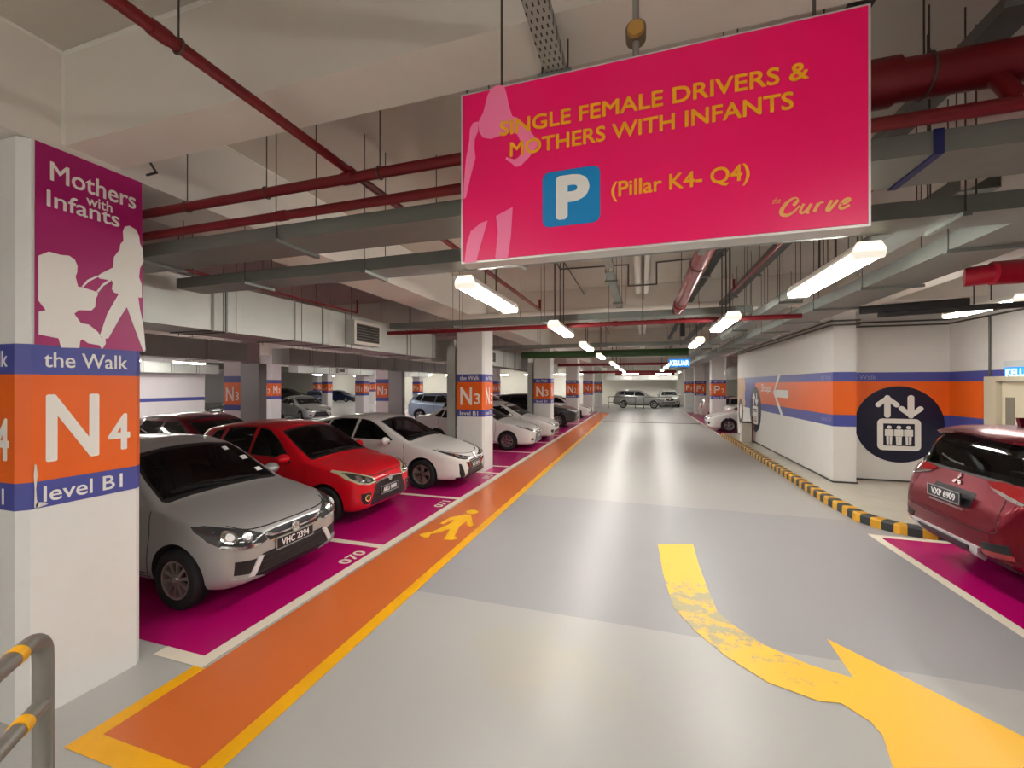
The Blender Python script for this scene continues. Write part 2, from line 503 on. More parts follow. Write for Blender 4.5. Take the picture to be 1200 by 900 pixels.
def make_car(label, S, loc, rz, paint, lod=0, group=None, name='car', cat='car', scale=1.0, front=None, rear=None, plate=None, plate_at=None,
             rear_plate=None, style=(5, .05, .06, False), extras=None):
    M = CARM
    root = thing(name, label, cat, loc, rz, group)
    L = S['L']; H2 = L / 2
    root.scale = (CAR_SCALE * scale,) * 3
    B = Body(S, lod=lod); bmb = B.mb()
    body = bmb.build('body', [paint, M['black']], root, smooth=60)
    skin = Skin(body.data, L)
    R = S['R']; xf = H2 - S['fo']; xr = xf - S['wb']
    ty = S['track']
    hollow = lod == 0
    # openings: wheel arches, and for cars close by the cabin with its windows
    for xa in (xf, xr):
        c = MB(); c.tube([(xa, -1.2, R + .01), (xa, 1.2, R + .01)], R + S.get('gap', .045), 40)
        c.mi = [1] * len(c.f)
        _cut(body, c, [paint, M['black']])
    glass = M['glass'] if hollow else M['glass_dark']
    if hollow:
        ci = Body(S, inset=.05, s0=S['cab'][0], s1=S['cab'][1], floor=.42, lod=0).mb(1)
        _cut(body, ci, [paint, M['cabin']])
        for poly in S['side_glass']:
            pc = MB(); pc.prism([(H2 - a, b) for a, b in S_in(poly, .012)], lambda a, b, d: (a, -1.5 + d, b), 3.0, mi=1)
            _cut(body, pc, [paint, M['cabin']])
        for key, x0, x1 in (('windscreen', H2 - S['cab'][0] - 1.0, 3), ('rear_glass', -3, H2 - S['cab'][1] + .55)):
            pc = MB(); pc.prism(S_in(S[key], .015), lambda a, b, d: (x0 + d, a, b), x1 - x0, mi=1)
            _cut(body, pc, [paint, M['cabin']])
        # keep paint on the outside: slot 1 faces are the cabin lining
        body.data.materials[1] = M['cabin']
    bm = bmesh.new(); bm.from_mesh(body.data)
    lim = math.radians(38)
    for f in bm.faces: f.smooth = True
    for e in bm.edges: e.smooth = len(e.link_faces) == 2 and e.calc_face_angle(0) < lim and e.link_faces[0].material_index == e.link_faces[1].material_index
    bm.to_mesh(body.data); bm.free()
    st = .06 if lod == 0 else .12
    skin.patch(MB_(root, 'windscreen', glass), 'front', S['windscreen'], off=.002, skirt=.006, step=st)
    skin.patch(MB_(root, 'rear_window', glass), 'rear', S['rear_glass'], off=.002, skirt=.006, step=st)
    for poly in S['side_glass']:
        for v in ('left', 'right'):
            skin.patch(MB_(root, 'side_window', glass), v, poly, off=.002, skirt=.006, step=st)
    if lod <= 1:
        tr = MB_(root, 'window_trim', M['black'])
        for poly in S['side_glass']:
            skin.both(tr, 'left', stroke(poly + poly[:1], .016), off=.004, skirt=.008, step=.2)
        skin.patch(tr, 'front', stroke(S['windscreen'] + S['windscreen'][:1], .022), off=.004, skirt=.008, step=.2)
        skin.patch(tr, 'rear', stroke(S['rear_glass'] + S['rear_glass'][:1], .022), off=.004, skirt=.008, step=.2)
        for line in S['seams']:
            for v in ('left', 'right'):
                skin.patch(MB_(root, 'panel_seam', M['seam']), v, stroke(spline(line, 5), .008), off=.0015, skirt=.004, step=.2)
        for line in S.get('front_seams', []):
            skin.patch(MB_(root, 'panel_seam', M['seam']), 'front', stroke(spline(line, 6), .009), off=.0015, skirt=.004, step=.2)
        for line in S.get('rear_seams', []):
            skin.patch(MB_(root, 'panel_seam', M['seam']), 'rear', stroke(spline(line, 6), .009), off=.0015, skirt=.004, step=.2)
        for a, b in S['handles']:
            for v in ('left', 'right'):
                skin.patch(MB_(root, 'door_handle', paint if S.get('handle_paint', 1) else M['chrome']), v, rrect(a - .085, b - .014, a + .085, b + .014, .013), off=.03, skirt=.02, step=.2)
        # sills
        skin.both(MB_(root, 'sill', M['black']), 'left', [(S['fo'] + R + .09, S['zsill']), (S['fo'] + S['wb'] - R - .09, S['zsill']), (S['fo'] + S['wb'] - R - .09, S['zsill'] + S.get('sill_h', .07)), (S['fo'] + R + .09, S['zsill'] + S.get('sill_h', .07))], off=.006, skirt=.03, step=.12)
    # door mirrors
    ms, my, mz = S['mirror']
    if lod <= 1:
        for sg in (1, -1):
            mm = MB(); mm.ball((0, 0, 0), (.075, .115, .078), 18, 12)
            mm.v = [(x if x > -.03 else -.03 + (x + .03) * .1, y, z * (1 - .35 * max(0, x) / .075)) for x, y, z in mm.v]
            o = mm.build('wing_mirror', S.get('mirror_mat') or paint, root, smooth=40, loc=(H2 - ms, sg * my, mz))
            g = MB(); g.prism(ellipse(0, 0, .095, .06, 20), lambda a, b, d: (-.040 - d, a, b), .004); g.build('mirror_glass', M['mirror'], o)
            a = MB(); a.tube([(.01, -sg * .05, -.04), (.0, -sg * .17, -.075)], .022, 8); a.build('mirror_arm', M['black'], o, smooth=40)
    for xa, s_ in ((xf, 1), (xf, -1), (xr, 1), (xr, -1)):
        wheel('wheel', root, xa, s_ * ty, R, S['rim'], s_, style, M)
    if hollow:
        sx = H2 - S['cab'][0] - 1.0
        for y in (.36, -.36):
            seat_mb(sx - .10, y, .44).build('seat', M['seat'], root, smooth=40)
        rb = seat_mb(sx - .95, .0, .46); rb.v = [(x, y * 2.3, z) for x, y, z in rb.v]
        rb.build('rear_bench', M['seat'], root, smooth=40)
        ds = MB()
        zc = S['zdash']
        ds.prism([(sx + 1.02, .55), (sx + 1.0, zc - .06), (sx + .75, zc), (sx + .42, zc - .02), (sx + .36, zc - .12), (sx + .45, .55)], lambda a, b, d: (a, -.6 + d, b), 1.2)
        ds.build('dashboard', M['cabin'], root, smooth=40)
        sw = MB()
        sw.tube([(sx + .22 + .07 * math.sin(t), -.36 + .18 * math.cos(t), zc - .02 + .17 * math.sin(t)) for t in [2 * PI * i / 20 for i in range(21)]], .014, 8)
        sw.tube([(sx + .22, -.53, zc - .02), (sx + .22, -.19, zc - .02)], .014, 6); sw.tube([(sx + .22, -.36, zc - .02), (sx + .4, -.36, zc - .08)], .03, 8)
        sw.build('steering_wheel', M['black'], root, smooth=40)
    if front: front(root, skin, paint, lod)
    if rear: rear(root, skin, paint, lod)
    if plate and plate_at:
        number_plate(root, plate, H2 - plate_at[0], plate_at[1], plate_at[2] if len(plate_at) > 2 else .0, 1)
    if rear_plate:
        number_plate(root, rear_plate[0], -H2 + rear_plate[1], rear_plate[2], 0, -1)
    flush_parts()
    return root

_pending = []
def MB_(parent, name, m):
    b = MB(); _pending.append((b, parent, name, m)); return b
def flush_parts():
    for b, parent, name, m in _pending:
        if b.f:
            b.build(name, m, parent, smooth=45)
    _pending.clear()

def S_in(poly, d):
    """outline drawn in by d towards its middle"""
    cx = sum(p[0] for p in poly) / len(poly); cy = sum(p[1] for p in poly) / len(poly)
    out = []
    for a, b in poly:
        l = math.hypot(a - cx, b - cy); k = (l - d) / l
        out.append((cx + (a - cx) * k, cy + (b - cy) * k))
    return out

def number_plate(root, txt, x, z, tilt, sg):
    m = MB(); f = lambda a, b, d: (x + sg * d - sg * tilt * b, a * sg, z + b)
    m.prism(rrect(-.25, -.062, .25, .062, .012), f, .014)
    p = m.build('number_plate', CARM['plate'], root)
    fr = MB()
    for q in ([(-.25, .052), (.25, .052), (.25, .062), (-.25, .062)], [(-.25, -.062), (.25, -.062), (.25, -.052), (-.25, -.052)],
              [(-.25, -.062), (-.242, -.062), (-.242, .062), (-.25, .062)], [(.242, -.062), (.25, -.062), (.25, .062), (.242, .062)]):
        fr.prism(q, lambda a, b, d: f(a, b, .012 + d), .006)
    fr.build('plate_frame', CARM['plate_edge'], p)
    t = MB()
    text_on(t, txt, lambda a, b, d: f(a, b, .0145 + d), (-.185, -.036, .185, .036), bold=.012, thick=.002)
    t.build('lettering', CARM['white'], p)
# ---------------------------------------------------------------- car kinds: outlines, faces and tails
CARM = dict(
    tyre=mat('tyre_rubber', (.012, .012, .013), .75, bump=.15, bscale=80),
    rim=mat('alloy_rim', (.45, .44, .43), .3, .9), rim_dark=mat('bronze_grey_rim', (.40, .34, .315), .35, .7),
    chrome=mat('chrome', (.8, .8, .8), .12, 1.0), black=mat('black_plastic', (.012, .012, .013), .45),
    gloss=mat('gloss_black', (.008, .008, .009), .08, coat=.5), cabin=mat('cabin_lining', (.02, .02, .021), .8),
    seat=mat('seat_cloth', (.035, .035, .038), .9), seam=mat('seam_gap', (.01, .01, .01), .8),
    mirror=mat('mirror_glass', (.7, .7, .7), .03, 1.0), plate=mat('plate_black', (.01, .01, .011), .3),
    plate_edge=mat('plate_edge', (.32, .33, .34), .4), white=mat('plate_white', (.85, .85, .85), .5),
    lamp_clear=mat('lamp_lens', (.85, .86, .86), .08, coat=.6), lamp_dark=mat('lamp_housing', (.035, .036, .038), .12, coat=.6),
    lamp_gold=mat('aged_lamp_lens', (.42, .38, .25), .15, coat=.6), lamp_red=mat('tail_lamp_red', (.25, .006, .008), .1, coat=.8),
    amber=mat('amber_lens', (.7, .22, .02), .2), grille=mat('grille_black', (.018, .019, .022), .3),
    silver_trim=mat('silver_trim', (.66, .67, .68), .35, .2),
)
def _glass(name, tint, dark):
    m = bpy.data.materials.new(name); m.use_nodes = True; nt = m.node_tree
    nt.nodes.clear(); out = nt.nodes.new('ShaderNodeOutputMaterial')
    if dark:
        b = nt.nodes.new('ShaderNodeBsdfPrincipled'); b.inputs['Base Color'].default_value = (.008, .009, .01, 1)
        b.inputs['Roughness'].default_value = .04
        nt.links.new(b.outputs[0], out.inputs[0]); return m
    tr = nt.nodes.new('ShaderNodeBsdfTransparent'); tr.inputs[0].default_value = (*tint, 1)
    gl = nt.nodes.new('ShaderNodeBsdfGlossy'); gl.inputs['Roughness'].default_value = .02; gl.inputs[0].default_value = (.9, .9, .9, 1)
    fr = nt.nodes.new('ShaderNodeFresnel'); fr.inputs[0].default_value = 1.45
    mx = nt.nodes.new('ShaderNodeMixShader')
    nt.links.new(fr.outputs[0], mx.inputs[0]); nt.links.new(tr.outputs[0], mx.inputs[1]); nt.links.new(gl.outputs[0], mx.inputs[2])
    nt.links.new(mx.outputs[0], out.inputs[0]); return m
CARM['glass'] = _glass('tinted_car_glass', (.42, .44, .44), False)
CARM['glass_dark'] = _glass('dark_car_glass', (0, 0, 0), True)

def paint(name, col, metal=0.0, rough=.28):
    return mat(name, col, rough, metal, coat=.7, spec=.5 if metal > .3 else .15)

AXIA = dict(L=3.64, R=.288, fo=.62, wb=2.455, track=.80, zsill=.2, mirror=(1.30, .90, .985), handles=[(2.02, .83), (2.78, .86)],
    rim=.185, cab=(1.02, 3.34), zdash=.95, gap=.045,
    zt=[(0, .60), (.02, .665), (.06, .715), (.15, .77), (.35, .835), (.6, .89), (.82, .935), (.93, .968), (1.25, 1.185), (1.55, 1.375), (1.75, 1.455), (2.05, 1.50), (2.45, 1.51), (2.9, 1.485), (3.25, 1.43), (3.38, 1.385), (3.41, 1.31), (3.50, 1.08), (3.55, .96), (3.60, .85), (3.63, .7), (3.64, .6)],
    zs=[(0, .57), (.06, .675), (.15, .73), (.35, .79), (.85, .893), (1.0, .91), (1.5, .93), (2.5, .97), (3.2, 1.0), (3.45, .99), (3.54, .92), (3.6, .8), (3.64, .57)],
    zb=[(0, .30), (.02, .245), (.06, .21), (.15, .185), (.4, .17), (3.3, .18), (3.5, .23), (3.6, .3), (3.64, .4)],
    w=[(0, .53), (.02, .61), (.06, .68), (.14, .742), (.25, .782), (.42, .806), (.8, .812), (2.8, .81), (3.2, .797), (3.45, .76), (3.56, .71), (3.62, .62), (3.64, .52)],
    yg=[(0, .42), (.1, .56), (.5, .66), (.85, .72), (.95, .725), (1.25, .70), (1.6, .645), (1.8, .625), (2.5, .62), (3.2, .60), (3.4, .58), (3.5, .62), (3.6, .55), (3.64, .42)],
    dg=[(0, .01), (.3, .02), (.85, .035), (.95, .055), (1.3, .08), (1.6, .065), (2, .055), (3.2, .06), (3.4, .05), (3.5, .04), (3.64, .01)],
    side_glass=[[(1.34, .985), (1.42, 1.06), (1.66, 1.27), (1.84, 1.375), (1.98, 1.41), (2.06, 1.415), (2.12, 1.0)],
                [(2.18, 1.0), (2.13, 1.42), (2.55, 1.42), (2.74, 1.395), (2.86, 1.03)],
                [(2.92, 1.045), (2.82, 1.38), (3.02, 1.345), (3.20, 1.09)]],
    windscreen=[(-.66, .96), (-.4, .987), (0, 1.0), (.4, .987), (.66, .96), (.625, 1.14), (.575, 1.33), (.545, 1.36), (.25, 1.40), (0, 1.41), (-.25, 1.40), (-.545, 1.36), (-.575, 1.33), (-.625, 1.14)],
    rear_glass=[(-.58, 1.02), (.58, 1.02), (.56, 1.15), (.49, 1.31), (-.49, 1.31), (-.56, 1.15)],
    seams=[[(.98, .90), (.96, .7), (1.0, .45), (1.02, .28)], [(2.15, .97), (2.15, .6), (2.12, .28)], [(2.9, 1.0), (2.87, .75), (2.72, .55), (2.62, .4)], [(1.0, .3), (2.6, .3)]],
    front_seams=[[(-.60, .775), (-.45, .715), (0, .705), (.45, .715), (.60, .775)]],
    rear_seams=[[(-.56, .98), (-.57, .7), (-.5, .56), (.5, .56), (.57, .7), (.56, .98)]])

def axia_silver_face(root, sk, paint_, lod):
    M = CARM
    for sg in (1, -1):
        P = lambda pts: [(sg * a, b) for a, b in pts]
        sk.patch(MB_(root, 'headlight', M['lamp_dark']), 'front', P([(.35, .585), (.37, .65), (.48, .71), (.62, .765), (.72, .80), (.772, .80), (.782, .76), (.77, .68), (.72, .61), (.6, .575), (.46, .56)]), off=.006, step=.04)
        ln = MB_(root, 'headlight_reflector', M['chrome'])
        sk.patch(ln, 'front', P(ellipse(.665, .695, .052, .052, 16)), off=.014, step=.03)
        sk.patch(ln, 'front', P(ellipse(.535, .66, .045, .042, 16)), off=.014, step=.03)
        sk.patch(ln, 'front', P([(.42, .582), (.60, .60), (.72, .64), (.735, .625), (.61, .578), (.44, .563)]), off=.013, step=.04)
        sk.patch(MB_(root, 'headlight_bulb', M['lamp_clear']), 'front', P(ellipse(.665, .695, .028, .028, 12)), off=.02, step=.03)
        sk.patch(MB_(root, 'headlight_bulb', M['lamp_clear']), 'front', P(ellipse(.535, .66, .024, .022, 12)), off=.02, step=.03)
        sk.patch(MB_(root, 'fog_lamp_recess', M['black']), 'front', P([(.46, .44), (.655, .47), (.66, .345), (.50, .315)]), off=.003, step=.05)
        sk.patch(MB_(root, 'bumper_blade', M['silver_trim']), 'front', P([(.395, .45), (.455, .455), (.555, .285), (.50, .27)]), off=.016, step=.05)
        sk.patch(MB_(root, 'bumper_lip', paint_), 'front', P([(.36, .245), (.66, .275), (.67, .315), (.50, .29)]), off=.02, step=.05)
    sk.patch(MB_(root, 'grille', M['grille']), 'front', [(-.36, .655), (-.2, .665), (.2, .665), (.36, .655), (.345, .595), (.30, .56), (-.30, .56), (-.345, .595)], off=.004, step=.05)
    ch = MB_(root, 'grille_bar', M['chrome'])
    for sg in (1, -1):
        sk.patch(ch, 'front', [(sg * a, b) for a, b in [(.05, .606), (.2, .610), (.27, .620), (.36, .655), (.365, .630), (.29, .602), (.2, .597), (.05, .595)]], off=.012, step=.05)
    sk.patch(ch, 'front', [(-.32, .562), (-.3, .553), (.3, .553), (.32, .562), (.31, .568), (-.31, .568)], off=.008, step=.05)
    emblem(root, sk, 0, .61, .058)
    sk.patch(MB_(root, 'lower_intake', M['black']), 'front', [(-.40, .465), (.40, .465), (.50, .295), (-.50, .295)], off=.003, step=.05)
    for z in (.34, .385, .43):
        sk.patch(MB_(root, 'intake_slat', M['grille']), 'front', [(-.40, z - .008), (.40, z - .008), (.40, z + .008), (-.40, z + .008)], off=.012, step=.08)
    sk.patch(MB_(root, 'front_lip', M['black']), 'front', [(-.50, .29), (.50, .29), (.48, .225), (-.48, .225)], off=.014, step=.06)
    wipers(root, sk)
    if lod == 0:
        stickers(root, sk)

def emblem(root, sk, y, z, r):
    m = MB_(root, 'emblem', CARM['chrome'])
    outer = ellipse(y, z, r, r * .82, 24); inner = ellipse(y, z, r * .74, r * .56, 24)
    sk.patch(m, 'front', outer + outer[:1] + inner[:1] + inner[::-1], off=.022, step=.2, skirt=.02)
    sk.patch(m, 'front', stroke(spline([(y - r * .3, z - r * .5), (y + r * .05, z - r * .05), (y + r * .25, z + r * .5)], 5), r * .26), off=.02, step=.2)
    sk.patch(m, 'front', stroke(spline([(y - r * .55, z + r * .1), (y - r * .2, z + r * .28), (y + r * .15, z), (y + r * .5, z - r * .1)], 5), r * .2), off=.02, step=.2)

def wipers(root, sk):
    m = MB_(root, 'wiper', CARM['black'])
    sk.patch(m, 'front', stroke([(.45, 1.005), (.1, 1.03), (-.12, 1.035)], .014), off=.018, skirt=.01, step=.1)
    m = MB_(root, 'wiper', CARM['black'])
    sk.patch(m, 'front', stroke([(-.05, 1.01), (-.3, 1.025), (-.55, 1.02)], .014), off=.018, skirt=.01, step=.1)
    sk.patch(MB_(root, 'wiper_cowl', CARM['black']), 'front', [(-.64, .945), (-.4, .972), (0, .985), (.4, .972), (.64, .945), (.635, .968), (.4, .997), (0, 1.01), (-.4, .997), (-.635, .968)], off=.004, step=.06)

def stickers(root, sk):
    m = MB_(root, 'windscreen_sticker', CARM['lamp_clear'])
    for y, z, a, b in ((.40, 1.325, .035, .018), (.52, 1.20, .05, .02), (.54, 1.06, .045, .018)):
        sk.patch(m, 'front', [(y - a, z - b), (y + a, z - b), (y + a, z + b), (y - a, z + b)], off=.004, skirt=.002, step=.2)

def axia_red_face(root, sk, paint_, lod):
    M = CARM
    for sg in (1, -1):
        P = lambda pts: [(sg * a, b) for a, b in pts]
        sk.patch(MB_(root, 'headlight', M['lamp_gold']), 'front', P([(.36, .60), (.39, .685), (.52, .74), (.66, .80), (.745, .83), (.775, .81), (.765, .71), (.69, .63), (.53, .59)]), off=.006, step=.04)
        sk.patch(MB_(root, 'headlight_housing', M['lamp_dark']), 'front', P([(.41, .62), (.42, .67), (.54, .72), (.68, .78), (.735, .79), (.735, .72), (.67, .655), (.53, .615)]), off=.009, step=.04)
        ln = MB_(root, 'headlight_reflector', M['chrome'])
        sk.patch(ln, 'front', P(ellipse(.64, .71, .046, .046, 16)), off=.016, step=.03)
        sk.patch(ln, 'front', P(ellipse(.525, .665, .04, .036, 16)), off=.016, step=.03)
        sk.patch(ln, 'front', P([(.40, .605), (.54, .612), (.60, .63), (.60, .615), (.54, .598), (.41, .592)]), off=.012, step=.04)
        sk.patch(MB_(root, 'fog_lamp_recess', M['black']), 'front', P([(.475, .475), (.665, .475), (.65, .37), (.615, .31), (.53, .30)]), off=.003, step=.05)
        fo = MB_(root, 'fog_lamp', M['chrome'])
        o = ellipse(.555, .40, .052, .052, 24); i = ellipse(.555, .40, .04, .04, 24)
        sk.patch(fo, 'front', P(o + o[:1] + i[:1] + i[::-1]), off=.012, step=.2)
        sk.patch(MB_(root, 'fog_lamp_lens', M['lamp_dark']), 'front', P(ellipse(.555, .40, .04, .04, 20)), off=.008, step=.1)
    sk.patch(MB_(root, 'grille', M['grille']), 'front', [(-.36, .585), (-.1, .605), (.1, .605), (.36, .585), (.40, .50), (.50, .30), (.48, .265), (-.48, .265), (-.50, .30), (-.40, .50)], off=.004, step=.05)
    for z in (.33, .36, .39, .54):
        sk.patch(MB_(root, 'grille_slat', M['black']), 'front', [(-.36, z - .006), (.36, z - .006), (.36, z + .006), (-.36, z + .006)], off=.01, step=.08)
    ch = MB_(root, 'grille_bar', M['chrome'])
    sk.patch(ch, 'front', [(-.38, .605), (-.2, .622), (-.07, .632), (.07, .632), (.2, .622), (.38, .605), (.375, .585), (.2, .604), (.07, .604), (0, .576), (-.07, .604), (-.2, .604), (-.375, .585)], off=.014, step=.05)
    emblem(root, sk, 0, .60, .05)
    wipers(root, sk)

YARIS = dict(L=4.12, R=.298, fo=.84, wb=2.55, track=.853, zsill=.19, mirror=(1.62, .96, .97), handles=[(2.42, .85), (3.18, .88)],
    rim=.20, cab=(1.24, 3.80), zdash=.93, gap=.045,
    zt=[(0, .55), (.02, .60), (.06, .645), (.15, .70), (.4, .785), (.7, .86), (1.0, .92), (1.16, .965), (1.5, 1.16), (1.85, 1.345), (2.1, 1.43), (2.4, 1.47), (2.75, 1.475), (3.2, 1.445), (3.65, 1.375), (3.82, 1.33), (3.86, 1.26), (3.96, 1.06), (4.02, .95), (4.08, .83), (4.11, .68), (4.12, .58)],
    zs=[(0, .53), (.06, .61), (.15, .66), (.4, .73), (1.0, .875), (1.2, .905), (1.8, .925), (2.8, .97), (3.5, 1.01), (3.88, 1.0), (4.0, .92), (4.08, .78), (4.12, .55)],
    zb=[(0, .29), (.02, .24), (.06, .20), (.15, .175), (.4, .165), (3.75, .19), (3.95, .23), (4.08, .3), (4.12, .4)],
    w=[(0, .48), (.02, .58), (.06, .665), (.14, .745), (.3, .81), (.55, .85), (.9, .865), (3.1, .865), (3.6, .85), (3.9, .81), (4.03, .75), (4.1, .65), (4.12, .55)],
    yg=[(0, .36), (.1, .5), (.5, .63), (1.0, .76), (1.2, .765), (1.5, .735), (1.9, .675), (2.2, .65), (2.8, .645), (3.6, .62), (3.85, .60), (3.96, .63), (4.06, .58), (4.12, .44)],
    dg=[(0, .01), (.3, .02), (1.0, .035), (1.2, .055), (1.6, .08), (1.9, .065), (2.3, .055), (3.6, .06), (3.85, .05), (3.96, .04), (4.12, .01)],
    side_glass=[[(1.56, .965), (1.74, 1.09), (2.0, 1.26), (2.2, 1.345), (2.38, 1.375), (2.44, 1.378), (2.52, .985)],
                [(2.58, .99), (2.51, 1.385), (2.95, 1.38), (3.18, 1.345), (3.32, 1.03)],
                [(3.38, 1.04), (3.26, 1.33), (3.45, 1.30), (3.66, 1.10)]],
    windscreen=[(-.70, .96), (-.4, .987), (0, 1.0), (.4, .987), (.70, .96), (.655, 1.12), (.605, 1.30), (.575, 1.33), (.25, 1.37), (0, 1.38), (-.25, 1.37), (-.575, 1.33), (-.605, 1.30), (-.655, 1.12)],
    rear_glass=[(-.6, 1.02), (.6, 1.02), (.57, 1.14), (.5, 1.26), (-.5, 1.26), (-.57, 1.14)],
    seams=[[(1.28, .90), (1.24, .7), (1.28, .45), (1.30, .27)], [(2.55, .96), (2.55, .6), (2.52, .27)], [(3.36, 1.0), (3.32, .75), (3.15, .55), (3.05, .4)], [(1.3, .29), (3.05, .29)]],
    front_seams=[[(-.68, .80), (-.5, .715), (0, .665), (.5, .715), (.68, .80)]],
    rear_seams=[[(-.58, .98), (-.6, .7), (-.5, .56), (.5, .56), (.6, .7), (.58, .98)]])

def yaris_face(root, sk, paint_, lod):
    M = CARM
    for sg in (1, -1):
        P = lambda pts: [(sg * a, b) for a, b in pts]
        sk.patch(MB_(root, 'headlight', M['lamp_dark']), 'front', P([(.13, .60), (.3, .625), (.5, .68), (.66, .745), (.755, .80), (.765, .785), (.735, .70), (.66, .63), (.5, .59), (.3, .575)]), off=.005, step=.04)
        ln = MB_(root, 'headlight_reflector', M['chrome'])
        sk.patch(ln, 'front', P(ellipse(.60, .665, .04, .03, 14)), off=.013, step=.03)
        sk.patch(ln, 'front', P(ellipse(.48, .632, .036, .024, 14)), off=.013, step=.03)
        sk.patch(ln, 'front', P([(.28, .592), (.5, .604), (.62, .64), (.5, .615), (.28, .604)]), off=.012, step=.05)
        sk.patch(MB_(root, 'fog_lamp_recess', M['black']), 'front', P([(.63, .52), (.675, .53), (.66, .32), (.62, .24), (.50, .25), (.53, .31)]), off=.004, step=.05)
        sk.patch(MB_(root, 'grille_accent', mat('red_accent', srgb(190, 60, 40), .4)), 'front', P([(.33, .51), (.36, .50), (.31, .40), (.285, .41)]), off=.014, step=.05)
        sk.patch(MB_(root, 'grille_wing', M['gloss']), 'front', P([(.30, .51), (.50, .535), (.40, .44), (.335, .38)]), off=.004, step=.05)
    sk.patch(MB_(root, 'grille', M['grille']), 'front', [(-.31, .52), (.31, .52), (.36, .40), (.47, .235), (-.47, .235), (-.36, .40)], off=.004, step=.05)
    sk.patch(MB_(root, 'grille_slot', M['black']), 'front', [(-.33, .553), (.33, .553), (.32, .535), (-.32, .535)], off=.006, step=.05)
    for z in (.28, .33, .38):
        sk.patch(MB_(root, 'grille_slat', M['black']), 'front', [(-.34, z - .006), (.34, z - .006), (.34, z + .006), (-.34, z + .006)], off=.01, step=.08)
    sk.patch(MB_(root, 'front_lip', M['gloss']), 'front', [(-.70, .255), (-.47, .23), (.47, .23), (.70, .255), (.69, .19), (.45, .165), (-.45, .165), (-.69, .19)], off=.02, step=.06)
    m = MB_(root, 'emblem', M['chrome'])
    o = ellipse(0, .60, .07, .05, 24); i = ellipse(0, .60, .056, .038, 24)
    sk.patch(m, 'front', o + o[:1] + i[:1] + i[::-1], off=.016, step=.2)
    sk.patch(m, 'front', stroke([(-.04, .622), (.04, .622)], .012), off=.016, step=.2); sk.patch(m, 'front', stroke([(0, .635), (0, .565)], .014), off=.016, step=.2)
    wipers(root, sk)

VIOS = dict(YARIS, L=4.42, R=.295, rim=.20, cab=(1.24, 3.62),
    zt=[(0, .55), (.02, .60), (.06, .65), (.15, .705), (.4, .79), (.7, .86), (1.0, .92), (1.16, .965), (1.5, 1.16), (1.85, 1.345), (2.1, 1.43), (2.4, 1.47), (2.7, 1.475), (3.1, 1.43), (3.4, 1.32), (3.7, 1.16), (3.88, 1.06), (4.0, 1.045), (4.25, 1.04), (4.33, 1.02), (4.38, .92), (4.41, .75), (4.42, .6)],
    zs=[(0, .53), (.06, .61), (.15, .66), (.4, .73), (1.0, .875), (1.2, .905), (1.8, .925), (2.8, .96), (3.8, .99), (4.2, .98), (4.32, .93), (4.38, .8), (4.42, .57)],
    zb=[(0, .29), (.02, .24), (.06, .20), (.15, .175), (.4, .165), (4.0, .19), (4.2, .23), (4.38, .3), (4.42, .4)],
    w=[(0, .48), (.02, .58), (.06, .665), (.14, .745), (.3, .81), (.55, .85), (.9, .85), (3.3, .85), (3.9, .835), (4.2, .80), (4.33, .74), (4.4, .65), (4.42, .55)],
    yg=[(0, .36), (.1, .5), (.5, .63), (1.0, .76), (1.2, .765), (1.5, .735), (1.9, .675), (2.2, .65), (2.7, .645), (3.1, .63), (3.5, .64), (3.85, .68), (4.2, .68), (4.35, .6), (4.42, .44)],
    dg=[(0, .01), (.3, .02), (1.0, .035), (1.2, .055), (1.6, .08), (1.9, .065), (2.3, .055), (3.1, .06), (3.5, .06), (3.85, .04), (4.3, .03), (4.42, .01)],
    side_glass=[[(1.56, .965), (1.74, 1.09), (2.0, 1.26), (2.2, 1.345), (2.38, 1.375), (2.44, 1.378), (2.52, .985)],
                [(2.58, .99), (2.51, 1.385), (2.85, 1.375), (3.08, 1.33), (3.22, 1.01)],
                [(3.27, 1.02), (3.16, 1.29), (3.30, 1.22), (3.52, 1.05)]],
    rear_glass=[(-.58, 1.10), (.58, 1.10), (.54, 1.25), (.48, 1.36), (-.48, 1.36), (-.54, 1.25)],
    handles=[(2.42, .85), (3.12, .87)])

def vios_face(root, sk, paint_, lod):
    M = CARM
    for sg in (1, -1):
        P = lambda pts: [(sg * a, b) for a, b in pts]
        sk.patch(MB_(root, 'headlight', M['lamp_dark']), 'front', P([(.34, .60), (.5, .66), (.68, .745), (.75, .79), (.745, .71), (.66, .635), (.5, .59), (.36, .575)]), off=.005, step=.05)
        ln = MB_(root, 'headlight_reflector', M['chrome'])
        sk.patch(ln, 'front', P(ellipse(.60, .665, .045, .032, 12)), off=.013, step=.05)
        sk.patch(ln, 'front', P(ellipse(.47, .63, .04, .025, 12)), off=.013, step=.05)
        sk.patch(MB_(root, 'fog_lamp_recess', M['black']), 'front', P([(.53, .37), (.66, .40), (.67, .34), (.58, .30)]), off=.004, step=.06)
    sk.patch(MB_(root, 'grille', M['grille']), 'front', [(-.30, .575), (.30, .575), (.33, .50), (.50, .24), (-.50, .24), (-.33, .50)], off=.004, step=.06)
    sk.patch(MB_(root, 'grille_bar', M['chrome']), 'front', [(-.33, .60), (.33, .60), (.32, .575), (-.32, .575)], off=.012, step=.06)
    sk.patch(MB_(root, 'front_lip', paint_), 'front', [(-.52, .245), (.52, .245), (.56, .19), (-.56, .19)], off=.02, step=.08)
    sk.patch(MB_(root, 'emblem', M['chrome']), 'front', ellipse(0, .595, .06, .042, 16), off=.018, step=.1)

